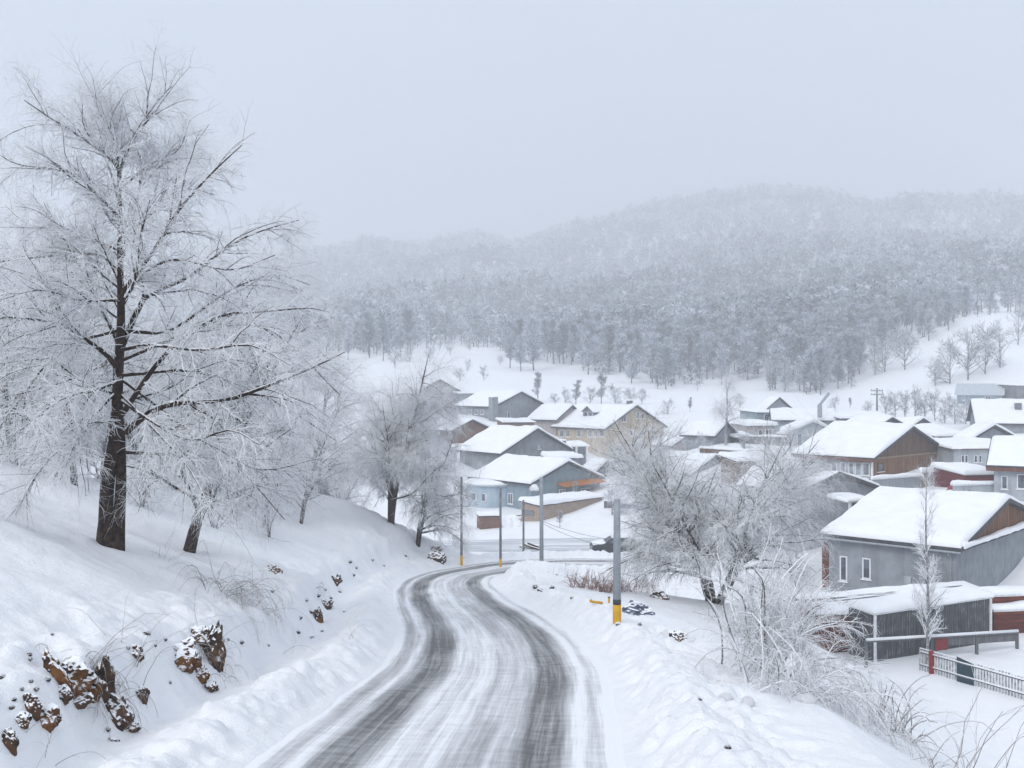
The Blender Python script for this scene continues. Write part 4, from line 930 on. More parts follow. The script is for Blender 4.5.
# -- brown plank house and what stands around it
h = House('house', 'brown plank house with big snow roof and row of white windows', 93, 48, 799, 872, 942, 458, 428.5, 484, 'brownwood', 'brownwood2', 'roof', .32, .55, fascia='roofred')
m = MB(); m.box(-.02, -.07, h.eh-.16, h.W+.02, -.006, h.eh+.0); m.build('beam', M['tanwood'], h.root)
m = MB(); m.box(-.06, -.06, -.2, .14, .1, h.eh-.2); m.build('corner_board', M['white'], h.root)
t0, t1 = h.tl(871.5), h.tl(800); m = MB(); m.box(-.05, .2, -1, -.006, h.L-.01, h.eh-.45); m.build('side_panel', M['greylt'], h.root)
for x0, x1 in ((863, 870), (855.5, 862), (849, 854.5), (841, 846), (832, 837)): h.win('side', x0, 462.5, x1, 475.5, mull=False, pane='glasslt', off=-.05)
h.win('gable', 877.5, 463, 883.5, 471.5, frame='brownwood2', mull=False)
h.pent(.25, 'side', .5, .3, h.L*.75, .1, .15)
h = House('house', 'snow roofed house with dark gable right behind the brown plank house ridge', 118, 55, 845, 876, 903, 427.5, 419, 445, 'greydk', None, 'roof', .28)
h = House('house', 'stone walled gable house behind the right slope of the brown plank house', 122, 55, 884, 905, 936, 431, 420, 447, 'stonewall', None, 'roof', .3)
Shed('shed', 'long low shed roof under thick snow above the brown plank house', 140, 141, 841, 889, 419, 426, 5, .4, 'greydk', snow=.4)
h = House('house', 'low blue grey gable with dark eaves below the brown plank house windows', 70, 60, 788, 796, 874, 494, 474.5, 514, 'grey', None, 'roof', .14, .4)
s = Shed('porch', 'small porch with white post and snow roof beside the nearest grey house', 67, 67.5, 848, 865, 502, 516, 1.6, .1, 'greydk', 'white', .2, .25, 'porch'); m = MB(); m.box(.0, -.2, -1, .14, -.03, s.h); m.build('post', M['white'], s.root)
# walls and fences in front of it
s = Shed('metal_fence', 'grey sheet metal fence with a snow cap in front of the brown plank house', 79, 82, 873, 922, 480, 498, .12, .0, 'corrgrey', 'white', .2, .06, 'fence')
s = Shed('plank_fence', 'tan plank fence with thick snow cap right of the grey sheet metal fence', 82, 84, 921.5, 949, 473, 495, .12, .0, 'tanwood', 'white', .3, .08, 'fence')
s = Shed('garage', 'dark red garage with snow roof beyond the tan plank fence', 78, 78.5, 965, 994, 475, 485, 4, .3, 'darkred', 'white', .3, .15, 'garage')
m = MB(); m.box(s.W*.15, -.05, -.5, s.W*.85, -.005, s.h-.35); m.build('garage_door', M['redpaint'], s.root)
s = Shed('wall', 'light grey yard wall with snow cap left of the icicle roofed house', 71, 72, 955, 995, 486, 500, .25, .0, 'greylt', 'white', .22, .08, 'wall')
h = House('house', 'light grey house with red trimmed eave at the right frame edge', 70, 30, 994, 1045, 1075, 467.5, 442, 500, 'greylt', None, 'roof', .3, .5, fascia='roofred', W=8.5)
h.win('side', 1001.5, 476, 1007.5, 489); h.win('side', 1017, 474, 1028, 489)
s = Shed('house', 'grey house with three window pairs and a snow slab roof', 99, 100, 954, 1009, 449.5, 470, 6, .35, 'greylt', 'roofred', .4, .3, 'house')
for x in (961, 964.6, 974, 978.5, 989.5, 996): s.win(x, 455, x+3.2, 462.5, mull=False)
h = House('house', 'grey gable house rising behind the slab roofed one with three window pairs', 106, 62, 958, 970, 1013, 440, 427, 470, 'grey', None, 'roof', .28)
Shed('shed', 'flat snow covered shed between the stone gable and the three window house', 114, 115, 936, 966, 437, 446, 6, .8, 'redbrick', snow=.3)
h = House('house', 'grey house with wide snow roof at the right frame edge below the metal roofed one', 130, 20, 978, 1040, 1052, 424, 402, 440, 'grey', None, 'roof', .35, W=12); h.chimney(.25, .3, 1.3, .8)
h = House('house', 'blue grey house with bare pale metal roof high on the right slope', 200, 28, 957, 1002, 1017, 394.5, 384.5, 406.5, 'blue', None, 'metalroof', 0, W=9)
h.win('side', 985, 396, 991, 400); h.win('side', 962, 396, 965, 400.5, pane='glasslt'); h.win('gable', 1005, 396.5, 1009, 402, pane='glasslt')
s = Shed('house', 'grey block cut by the right frame edge beside the metal roofed house', 198, 199, 1017, 1045, 386, 405, 6, .2, 'greydk', snow=.2, cat='house')
# red parked car
# -- nearest grey house on the right
h = House('house', 'nearest big grey house with wide snowy roof and brown board gable', 55, 43, 829, 956, 1090, 549, 504, 614, 'grey', 'brownwood', 'roof', .3, .45, W=16)
h.win('side', 840, 556, 847.5, 581, fr=.08); h.win('side', 862.5, 558, 871, 579, fr=.08)
h.pent(h.eh-.02, 'gable', .5, -.1, h.W+.1, .12, .22)
m = MB()
t = h.L+.02; m.box(.1, h.L+.004, .4, 1.6, h.L+.5, h.eh-.5); m.build('side_stair', M['redwood'], h.root)
m = MB(); m.bar((-.5, -.4, h.eh-h.sl*.45-.02), (-.5, h.L+.4, h.eh-h.sl*.45-.02), .06, 8); m.build('gutter', M['polegrey'], h.roof)
m = MB(); m.path([(-.5, .25, h.eh-.25), (-.09, .25, h.eh-.55), (-.09, .25, -.2)], .045, 8); m.build('downpipe', M['polegrey'], h.root)
m = MB(); m.box(-.12, h.L*.33, 1.3, -.004, h.L*.33+.4, 1.75); m.build('meter_box', M['greylt'], h.root)
icb = MB()
for i in range(60):
    y = -.3+(h.L+.6)*i/60+random.uniform(0, .06); l = random.uniform(.05, .16); z = h.eh-h.sl*.45+.02
    icb.bar((-.46, y, z), (-.46, y, z-l), .018, 5, .003)
icb.build('icicles', M['white'], h.roof)
# sheds in front of it
s = Shed('shed', 'dark corrugated shed with snow edge behind the bare young tree', 45, 48.6, 874, 991, 615, 662, 1.5, .1, 'corr', 'white', .16, .08)
for t in (0.0, s.W-.1): m = MB(); m.box(t-.03, -.07, -.6, t+.09, -.004, s.h-.02); m.build('corner_post', M['white'], s.root)
for i, (d1, d2, xl, xr, top) in enumerate([(47.3, 50.9, 815, 984, 612), (49.4, 52.8, 812, 985, 606)]):
    s = Shed('lean_to', ['lower snow streaked lean-to roof behind the corrugated shed', 'upper snow covered lean-to roof against the nearest grey house'][i], d1, d2, xl, xr, top, 650-10*i, 1.5, .12, 'redwood' if i == 0 else 'greywood', 'sheet', 0 if i == 0 else .10, .1, 'lean-to')
s = Shed('woodshed', 'rust red plank woodshed half hidden behind the arching shrub', 46.4, 46.8, 818, 873, 616, 657, 1.4, .05, 'redwood', 'roof', .12, .1, 'woodshed')
for i in range(7):
    for j in range(3):
        m = MB(); x = s.W*(.55+.06*i); m.bar((x, -.35, .5+.17*j), (x, -.004, .5+.17*j), .075, 8); m.build('log', M['brownwood'], s.root)
for i, (top, base, d) in enumerate([(597, 610, 50.5), (612, 624, 49.6)]):
    Shed('board_stack', ['upper orange board stack under snow right of the corrugated shed', 'lower rust red board stack under snow right of the corrugated shed'][i], d, d+.6, 992+2*i, 1060, top, base, 1.2, .0, ['redwood', 'redwood'][i], 'white', .2, .05, 'board stack', found=.8 if i == 0 else .9)
def rail_fence():
    d1, d2 = 44.2, 47.2; p = at(866, 641, d1); q = at(1017, 632, d2); p[2] = H1(p[0], p[1]); q[2] = H1(q[0], q[1])
    root = empty('rail_fence', p, 0, 'snow topped rail fence with grey boards and one red panel before the corrugated shed', 'fence'); v = q-p; L = np.linalg.norm(v[:2])
    z1 = (384-641)/F*d1-p[2]; z2 = (384-632)/F*d2-p[2]; n = 4
    for i in range(n):
        t = [0, .42, .72, 1][i]; m = MB(); b = v*t; zz = z1+(z2-z1)*t; m.box(b[0]-.06, b[1]-.06, b[2]-.6, b[0]+.06, b[1]+.06, zz+.05); m.build('post', M['greywood'], root)
    m = MB(); m.bar((0, -.08, z1), (v[0], v[1]-.08, z2), .06, 8); r = m.build('rail', M['greywood'], root)
    m = MB(); m.bar((0, -.08, z1+.075), (v[0], v[1]-.08, z2+.075), .07, 8); m.build('rail_snow', M['snow'], r, 0, True)
    for a, b, mat, dz in ((.44, .52, 'redpaint', .62), (.525, .71, 'greywood', .42), (.715, .99, 'greywood', .42)):
        m = MB(); A = v*a; B = v*b; za = z1+(z2-z1)*a; zb = z1+(z2-z1)*b
        m.add([(A[0],A[1]-.03,za-dz),(B[0],B[1]-.03,zb-dz),(B[0],B[1],zb-dz),(A[0],A[1],za-dz),(A[0],A[1]-.03,za-.07),(B[0],B[1]-.03,zb-.07),(B[0],B[1],zb-.07),(A[0],A[1],za-.07)], [(0,3,2,1),(4,5,6,7),(0,1,5,4),(1,2,6,5),(2,3,7,6),(3,0,4,7)])
        o = m.build('panel', M[mat], root)
        if mat == 'redpaint': o['label'] = 'red panel of the rail fence'
rail_fence()
def picket():
    d1, d2 = 43.8, 38.0; p = at(920, 668, d1); q = at(1075, 690, d2); p[2] = H1(p[0], p[1]); q[2] = H1(q[0], q[1])
    root = empty('picket_fence', p, 0, 'frosted grey picket fence with a dark teal gate board in the lower right yard', 'fence'); v = q-p; L = np.linalg.norm(v[:2]); n = int(L/.13)
    hh = .95; m = MB(); m2 = MB()
    for i in range(n):
        t = i/(n-1); px = 920+155*t
        if 960 < px < 979: continue
        b = v*t; h_ = hh*random.uniform(.93, 1.04); (m if px < 970 else m2).box(b[0]-.035, b[1]-.012, b[2]-.2, b[0]+.035, b[1]+.012, b[2]+h_)
    m.build('picket_panel', M['frostwood'], root); m2.build('picket_panel', M['frostwood'], root)
    for zz in (.25, .8):
        m = MB(); m.bar((0, -.05, zz), (v[0], v[1]-.05, v[2]+zz), .035, 6); r = m.build('rail', M['greywood'], root)
        m = MB(); m.bar((0, -.06, zz+.05), (v[0], v[1]-.06, v[2]+zz+.05), .04, 6); m.build('rail_snow', M['snow'], r, 0, True)
    m = MB(); m.bar((0, 0, hh+.02), (v[0], v[1], v[2]+hh+.02), .035, 6); m.build('top_snow', M['snow'], root, 0, True)
    t0, t1 = 40/155, 58/155; a, b = v*t0, v*t1; m = MB(); m.add([(a[0],a[1]-.1,a[2]-.1),(b[0],b[1]-.1,b[2]-.1),(b[0],b[1]-.06,b[2]-.1),(a[0],a[1]-.06,a[2]-.1),(a[0],a[1]-.1,a[2]+1.05),(b[0],b[1]-.1,b[2]+.9),(b[0],b[1]-.06,b[2]+.9),(a[0],a[1]-.06,a[2]+1.05)], [(0,3,2,1),(4,5,6,7),(0,1,5,4),(1,2,6,5),(2,3,7,6),(3,0,4,7)]); m.build('gate_board', M['tealpane'], root)
    m = MB(); b = v*(12/155); m.box(b[0]-.1, b[1]-.16, b[2]-.3, b[0]+.1, b[1]-.05, b[2]+1.0); m.build('post', M['redpaint'], root)['label'] = 'red post of the picket fence'
picket()

# ------------------------------------------------------------------ poles, wires, car
def lathe_obj(name, prof, mat, parent, k=14, off=(0, 0)):
    V = []; Q = []
    for z, r in prof:
        for j in range(k): V.append((off[0]+r*math.cos(2*math.pi*j/k), off[1]+r*math.sin(2*math.pi*j/k), z))
    for i in range(len(prof)-1):
        for j in range(k): Q.append((i*k+j, i*k+(j+1) % k, (i+1)*k+(j+1) % k, (i+1)*k+j))
    return link(name, np_mesh(name, V, Q, mat, smooth=True), parent)
def pole(px, base, top, w, label, yel=0.0, dark=0.0, mat='poleconc', d=None, name='roadside_pole', arm=False):
    p = gnd(px, d) if d else hit(px, base); k = p[1]/F; h = (384-top)/F*p[1]-p[2]; r = w/2*k
    root = empty(name, p, 0, label, 'pole'); y = yel*k; dk = dark*k
    if yel: lathe_obj('yellow_band', [(-.3, 0), (-.3, r*1.05), (y, r*1.05), (y+.004, r*.9)], M['yellow'], root)
    if dark: lathe_obj('dark_band', [(y+.004, r*.9), (y+.004, r*1.03), (y+dk, r*1.03), (y+dk+.004, r*.9)], M['darkband'], root)
    b = y+dk+.004 if yel else -.3
    lathe_obj('shaft', [(b, r*.9), (b+.002, r), (h-.02, r*.82), (h, r*.7), (h, 0)], M[mat], root)
    return root, p, h, k
pole(617, 621, 499, 8, 'thick grey pole with orange yellow foot nearest on the downhill shoulder', 17, 5, 'polegrey')
pole(461.5, 567, 477, 2.6, 'thin grey pole with yellow foot leftmost of the poles at the bend', 10, 0, d=58.5)
pole(500.5, 567, 488, 2.6, 'thin grey pole with yellow foot in front of the red brown box', 9, 0, d=58.5)
pole(523.5, 563, 500, 2.2, 'thin bare grey pole without any yellow band at the bend', 0, 0, d=64)
lp = pole(541.5, 565, 477, 4.2, 'grey lamp pole with a white domed shade at the bend', 3, 0, 'polegrey', d=59, name='lamp_pole')
root, p, hh, k = lp
zz = hh-.75
m = MB(); m.bar((0, 0, zz+.35), (-.38, 0, zz+.28), .025, 6); m.build('bracket', M['polegrey'], root)
lathe_obj('lamp_shade', [(zz-.06, .0), (zz-.06, .26), (zz-.02, .31), (zz+.06, .30), (zz+.2, .24), (zz+.3, .13), (zz+.34, 0)], M['white'], root, 18, (-.42, 0))
def cable(name, a, b, sag, label, n=2):
    a = np.array(a); b = np.array(b); m = MB()
    for q in range(n):
        pts = [a+(b-a)*t+np.array([0, 0, -4*sag*t*(1-t)*(1+.35*q)-.12*q]) for t in np.linspace(0, 1, 16)]
        m.path(pts, .011, 5)
    return tag(m.build(name, M['wire'], None), label, 'cable')
cable('cable', np.array(p)+np.array([0, 0, hh-2.6]), at(705, 528, 66), 1.0, 'pair of sagging cables running right from the lamp pole', 2)
def utility():
    p = gnd(877, 180); h = (384-388)/F*180-p[2]; root = empty('utility_pole', p, 0, 'distant utility pole with two crossarms on the meadow behind the roofs', 'pole')
    lathe_obj('shaft', [(-.5, .2), (h, .14), (h, 0)], M['greydk'], root)
    for dz in (.5, 1.2):
        m = MB(); m.box(-1.1, -.08, h-dz-.08, 1.1, .08, h-dz+.08); c = m.build('crossarm', M['greydk'], root)
        for x in (-.95, -.4, .4, .95): m = MB(); m.bar((x, 0, h-dz+.08), (x, 0, h-dz+.32), .06, 6); m.build('insulator', M['polegrey'], c)
utility()
p = hit(597, 604); root = empty('marker_post', p, 0, 'fallen yellow marker lying in the snow left of the grey banded pole', 'marker'); m = MB(); m.bar((-.14, 0, .05), (.16, .1, .0), .035, 8); m.build('yellow_tube', M['yellow'], root); m = MB(); m.bar((-.2, 0, .05), (-.13, 0, .09), .045, 8); m.build('cap', M['yellow'], root)
p = hit(609, 603); root = empty('marker_post', p, 0, 'short upright yellow marker stub beside the grey banded pole', 'marker'); m = MB(); m.bar((0, 0, -.2), (0, 0, .17), .035, 8); m.build('stub', M['yellow'], root); m = MB(); m.bar((0, 0, .172), (0, 0, .2), .04, 8); m.build('cap', M['darkband'], root)

def car(p, rz, paint, label):
    root = empty('parked_car', p, rz, label, 'car'); L, W = 4.2, 1.7
    prof = [(-2.1,.35),(-2.12,.7),(-2.0,.92),(-1.2,1.0),(-.55,1.42),(.75,1.46),(1.5,1.05),(2.05,.95),(2.12,.6),(2.08,.35),(1.75,.32),(1.65,.55),(1.35,.66),(1.05,.55),(.95,.30),(-.95,.30),(-1.05,.55),(-1.35,.66),(-1.65,.55),(-1.75,.32)]
    n = len(prof); V = []; Fc = []
    ws = [W/2, W/2*.985]
    V = [(x, -(W/2 if z < 1.03 else W/2-.16), z) for x, z in prof]+[(x, (W/2 if z < 1.03 else W/2-.16), z) for x, z in prof]
    me = bpy.data.meshes.new('body'); me.from_pydata(V, [], [tuple(range(n)), tuple(range(2*n-1, n-1, -1))]+[(i, (i+1) % n, (i+1) % n+n, i+n) for i in range(n)])
    bm = bmesh.new(); bm.from_mesh(me); bmesh.ops.recalc_face_normals(bm, faces=bm.faces); bmesh.ops.triangulate(bm, faces=[f for f in bm.faces if len(f.verts) > 4]); bm.to_mesh(me); bm.free(); me.materials.append(M[paint]); link('body', me, root)
    for x in (-1.35, 1.35):
        for y in (-W/2+.08, W/2-.08):
            m = MB(); m.bar((x, y-.1, .31), (x, y+.1, .31), .32, 16); w = m.build('wheel', M['black'], root); m = MB(); m.bar((x, y-.108, .31), (x, y+.108, .31), .19, 12); m.build('rim', M['rim'], w)
    for y, s_ in ((-W/2+.075, -1), (W/2-.075, 1)):
        m = MB(); yy = y; q = [(-.95,1.03),(-.5,1.33),(.05,1.36),(.05,1.03)]; m.prism_y(q, yy-.03, yy+.03); m.build('window', M['glass'], root)
        m = MB(); q = [(.12,1.03),(.12,1.36),(.65,1.38),(1.15,1.06)]; m.prism_y(q, yy-.03, yy+.03); m.build('window', M['glass'], root)
    for y in (-.6, .6): m = MB(); m.box(-2.16, y-.14, .66, -2.08, y+.14, .82); m.build('headlight', M['rim'], root)
    snow_sheet(lambda u, v: (u, v, 1.45+u*0.03), -.55, .8, -.66, .66, .24, 'roof_snow', root, .3, .03, 2)
    snow_sheet(lambda u, v: (u, v, .93+(u+2)*.08), -2.02, -1.0, -.76, .76, .16, 'hood_snow', root, .3, .03, 3)
    snow_sheet(lambda u, v: (u, v, 1.02-(u-1.5)*.18), 1.45, 2.05, -.76, .76, .16, 'boot_snow', root, .3, .03, 5)
    return root
car(gnd(618, 77.3, .02), .04, 'carpaint', 'dark parked car under snow behind the spreading tree and grey banded pole')
pc = gnd(962, 72.5, 0); pc[2] = (384-505)/F*72.5
car(pc, .9, 'carred', 'red parked car with snowy roof beside the light grey yard wall')

# ------------------------------------------------------------------ far trees and bushes
def far_template(seed, h=1.0, nl=14, nb=30, t0=.22, spread=.34, bl=(.07, .15), bw=(.012, .022), up=.35, dens_in=.25, trunk_r=.016, limbs=True, la=(30, 62)):
    r = np.random.default_rng(seed)
    tr = resample([(0, 0, -.06), (r.normal()*.015, r.normal()*.015, .4*h), (r.normal()*.03, r.normal()*.03, h*.97)], 8); R = np.linspace(trunk_r, .003, 8)
    P, RR = grow(tr[None], R[None], nl, t0, .98, (spread*.7, spread*1.25), la, .02, .25, 6, .5, .01, .25, .14, .62, r)
    TV, TQ = cat([tubes(tr[None], R[None], 6, r), tubes(P, RR, 4, r)]) if limbs else tubes(tr[None, ::2], R[None, ::2], 4, r)
    A, B = grow(P, RR, nb, dens_in, 1, bl, (20, 75), .08, up*.4, 1, 1, 1, 1, .12, .25, r)
    A2, B2 = grow(tr[None], R[None], nb*2, t0+.05, 1, bl, (30, 75), .05, up, 1, 1, 1, 1, .12, .1, r)
    A = np.concatenate([A, A2]); K = len(A); d = norm(A[:, 1]-A[:, 0]); s = norm(np.cross(d, r.normal(size=(K, 3)))); w = r.uniform(bw[0], bw[1], K)[:, None]
    m = (A[:, 0]+A[:, 1])/2
    CV = np.stack([A[:, 0], m+s*w, A[:, 1], m-s*w], 1).reshape(-1, 3); CQ = np.arange(4*K).reshape(-1, 4)
    return TV, TQ, CV, CQ
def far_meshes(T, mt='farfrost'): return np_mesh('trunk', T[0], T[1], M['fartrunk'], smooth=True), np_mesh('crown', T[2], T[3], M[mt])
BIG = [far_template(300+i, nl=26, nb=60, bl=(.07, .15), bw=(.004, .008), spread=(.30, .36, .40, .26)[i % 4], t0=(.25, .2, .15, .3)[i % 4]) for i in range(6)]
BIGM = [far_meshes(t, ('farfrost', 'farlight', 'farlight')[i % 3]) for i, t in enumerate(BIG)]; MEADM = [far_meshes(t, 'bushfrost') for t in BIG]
SMALL = [far_template(400+i, nl=16, nb=9, bl=(.10, .22), bw=(.013, .024), spread=(.36, .42, .46, .32)[i % 4], t0=.15, limbs=False) for i in range(8)]
TINY = [far_template(450+i, nl=9, nb=6, bl=(.14, .30), bw=(.022, .04), spread=(.40, .46, .50, .36)[i % 4], t0=.12, limbs=False) for i in range(8)]
BUSH = [far_template(500+i, nl=26, nb=24, bl=(.12, .30), bw=(.005, .010), spread=.72, t0=.02, la=(35, 88), trunk_r=.02) for i in range(3)]
BUSHM = [far_meshes(t, 'bushfrost') for t in BUSH]
proto = {}
def far_tree(kind, i, p, s, rz, label, cat_, group, wide=1.0):
    pool = {'tree': BIGM, 'meadow': MEADM, 'bush': BUSHM}[kind]; tm, cm = pool[i % len(pool)]
    root = empty('frosted_bush' if kind == 'bush' else 'frosted_tree', p, rz, label, cat_, group); root.scale = (s*wide, s*wide, s)
    link('trunk', tm, root); link('crown', cm, root); return root
# single trees and bushes on the meadow and between the roofs
k = 0
for px, py, hp, label, w in [(538, 403, 28, 'lone round frosted tree on the meadow above the brown stone hut', .8), (601, 404, 30, 'tallest frosted tree on the meadow right behind the large cream house roof', .7), (576, 404, 22, 'slim frosted tree left of the tallest one behind the large cream house', .8)]:
    far_tree('meadow', k, hit(px, py, 100), hp*hit(px, py, 100)[1]/F*1.05, k*1.3, label, 'tree', None, w*1.3); k += 1
for px, py, hp, label, grp, w in [(460, 381, 11, 'frosted bush on the open meadow above the grey chimney house', 'meadow bushes', 1.2), (484, 380, 11, '', '', 1.1), (468, 371, 9, '', '', 1), (430, 362, 14, '', '', 1), (450, 355, 13, '', '', 1), (410, 362, 15, '', '', 1.2), (395, 368, 18, '', '', 1), (440, 350, 12, '', '', 1), (470, 350, 14, '', '', 1), (500, 365, 8, '', '', 1),
                                  (590, 404, 13, 'frosted bush behind the roof of the large cream house', 'bushes behind the cream house', 1.3), (615, 404, 15, '', '', 1.3), (630, 404, 14, '', '', 1.3), (642, 404, 12, '', '', 1.2), (565, 404, 12, '', '', 1.2), (555, 405, 10, '', '', 1.2),
                                  (770, 390, 22, 'frosted bush at the foot of the hill forest above the teal house', 'bushes below the forest', 1.2), (785, 391, 24, '', '', 1.2), (800, 391, 25, '', '', 1.2), (815, 390, 20, '', '', 1.1),
                                  (885, 372, 30, 'frosted bush on the bright snow field below the forest spur', 'bushes on the right field', 1), (905, 370, 36, '', '', 1), (875, 375, 24, '', '', 1), (950, 384, 36, 'frosted bush in the big clump above the metal roofed house', 'clump above the metal roofed house', 1), (968, 380, 44, '', '', 1), (985, 374, 38, '', '', 1), (1000, 368, 34, '', '', 1), (935, 386, 22, '', '', 1), (1018, 345, 30, '', '', .8),
                                  (885, 417, 18, 'thin frosted bush in the hedge row behind the stone gable', 'hedge row bushes', 1), (895, 417, 22, '', '', .9), (905, 418, 20, '', '', 1), (915, 418, 24, '', '', .8), (925, 419, 22, '', '', 1), (935, 421, 24, '', '', .9), (945, 423, 22, '', '', 1), (868, 415, 12, '', '', 1), (955, 424, 18, '', '', 1.2), (966, 424, 18, '', '', 1.2)]:
    if label: lab_, grp_ = label, grp
    p = hit(px, py, 100); far_tree('bush', k, p, hp*p[1]/F*1.15, k*1.7, lab_, 'bush', grp_, w*.8); k += 1
for px, d, hp, label, w in [(640, 96, 70, 'pale frosted bush behind the left side of the spreading tree', 1.), (760, 98, 62, 'round frosted bush below the small pinkish house', 1.1), (700, 88, 60, 'frosted bush on the snow behind the middle of the spreading tree', 1.1), (800, 84, 66, 'frosted bush left of the brown plank house windows', 1.), (735, 70, 60, 'frosted bush low behind the trunk of the spreading tree', 1.1), (470, 112, 45, 'frosted bush at the left wall of the long grey house', 1.2), (435, 100, 50, 'frosted bush right behind the drooping tree at the bend', 1.2), (790, 62, 70, 'frosted bush beside the nearest grey house corner', 1.0)]:
    p = gnd(px, d); t, c = gen_tree(np.random.default_rng(600+k), hp*d/F, stems=4, vase=.5, nl=9, spread=.55, trad=.06, t0=.1, droop=.5, twl=(.5, 1.2), n2=8, n3=6, n4=0, tw=.03, sub=3)
    root = make_tree('frosted_bush', p, place(t, p), place(c, p), label, 'bush', None, ('barkfrost', 'frost')); k += 1
for i, (px, py, hp, w) in enumerate([(575, 500, 16, 1.2), (640, 462, 16, 1.1), (612, 515, 22, 1.2), (650, 445, 16, 1), (668, 452, 15, 1.2), (700, 456, 18, 1), (560, 527, 14, 1.2), (745, 455, 18, 1), (790, 452, 20, 1), (835, 446, 14, 1.2), (455, 470, 20, 1), (447, 455, 18, 1), (470, 500, 14, 1.2), (640, 425, 12, 1.2), (668, 414, 12, 1.2), (690, 412, 13, 1), (740, 408, 11, 1.2), (835, 409, 10, 1.3), (850, 408, 9, 1.2)]):
    p = hit(px, py, 68); far_tree('bush' if i % 3 else 'meadow', i, p, hp*p[1]/F*1.1, i*1.9, 'small frosted bush in a snowy yard between the village houses', 'bush', 'yard bushes', w)
for px, d, px2, d2, top, base, mat, label in [(604, 100, 640, 96, 505, 512, 'greywood', 'grey board fence right of the long pale brick shed'), (640, 118, 682, 120, 462, 469, 'greywood', 'grey board fence below the large cream house'), (700, 118, 748, 112, 458, 466, 'brownwood2', 'brown board fence between the snow roofed houses'),
                                              (744, 124, 786, 122, 448, 455, 'greywood', 'grey board fence in front of the blue door house'), (672, 160, 740, 162, 414, 419, 'stonewall', 'low stone fence at the upper meadow behind the village')]:
    za, zb = gnd(px, d)[2], gnd(px2, d2)[2]; b0 = 384-za*F/d
    Shed('board_fence', label, d, d2, px, px2, b0-(base-top), b0, .1, 0, mat, 'white', .14, .05, 'fence')
def weeping():
    p = gnd(726, 122); h = 66*122/F+.0; t, c = gen_tree(np.random.default_rng(640), (384-372)/F*122-p[2], nl=16, spread=.4, trad=.2, t0=.3, droop=1.1, twl=(.8, 1.9), n2=10, n3=6, n4=0, tw=.034, sub=4)
    make_tree('weeping_tree', p, place(t, p), place(c, p), 'drooping frosted tree rising among the roofs in front of the snowy meadow', 'tree', None, ('barkfrost', 'frost'))
weeping()
def conifer(px, d, h, seed, label):
    r = np.random.default_rng(seed); p = gnd(px, d); tr = np.array([[0, 0, -.3], [0, 0, h*.5], [0, 0, h]], float)[None]; R = np.array([[.09, .06, .01]])
    P, RR = grow(tr, R, 60, .12, .97, (h*.42, h*.5), (75, 100), .25, 0, 4, .4, .02, .3, .08, .88, r)
    A, B = grow(P, RR, 22, .1, 1, (.12, .3), (30, 70), .3, 0, 1, 1, .035, .6, .1, .2, r)
    make_tree('conifer', p, place([tubes(tr, R, 6, r)], p), place([tubes(P, RR, 3, r), tubes(A, B*0+.03, 3, r)], p), label, 'conifer', None, ('bark', 'conifer'))
conifer(323, 64, 1.9, 1, 'small dark conifer at the foot of the thicket left of the pair'); conifer(338, 66, 1.7, 2, 'small dark conifer in the middle of three below the thicket'); conifer(347, 66, 1.9, 3, 'small dark conifer nearest the round crowned tree')

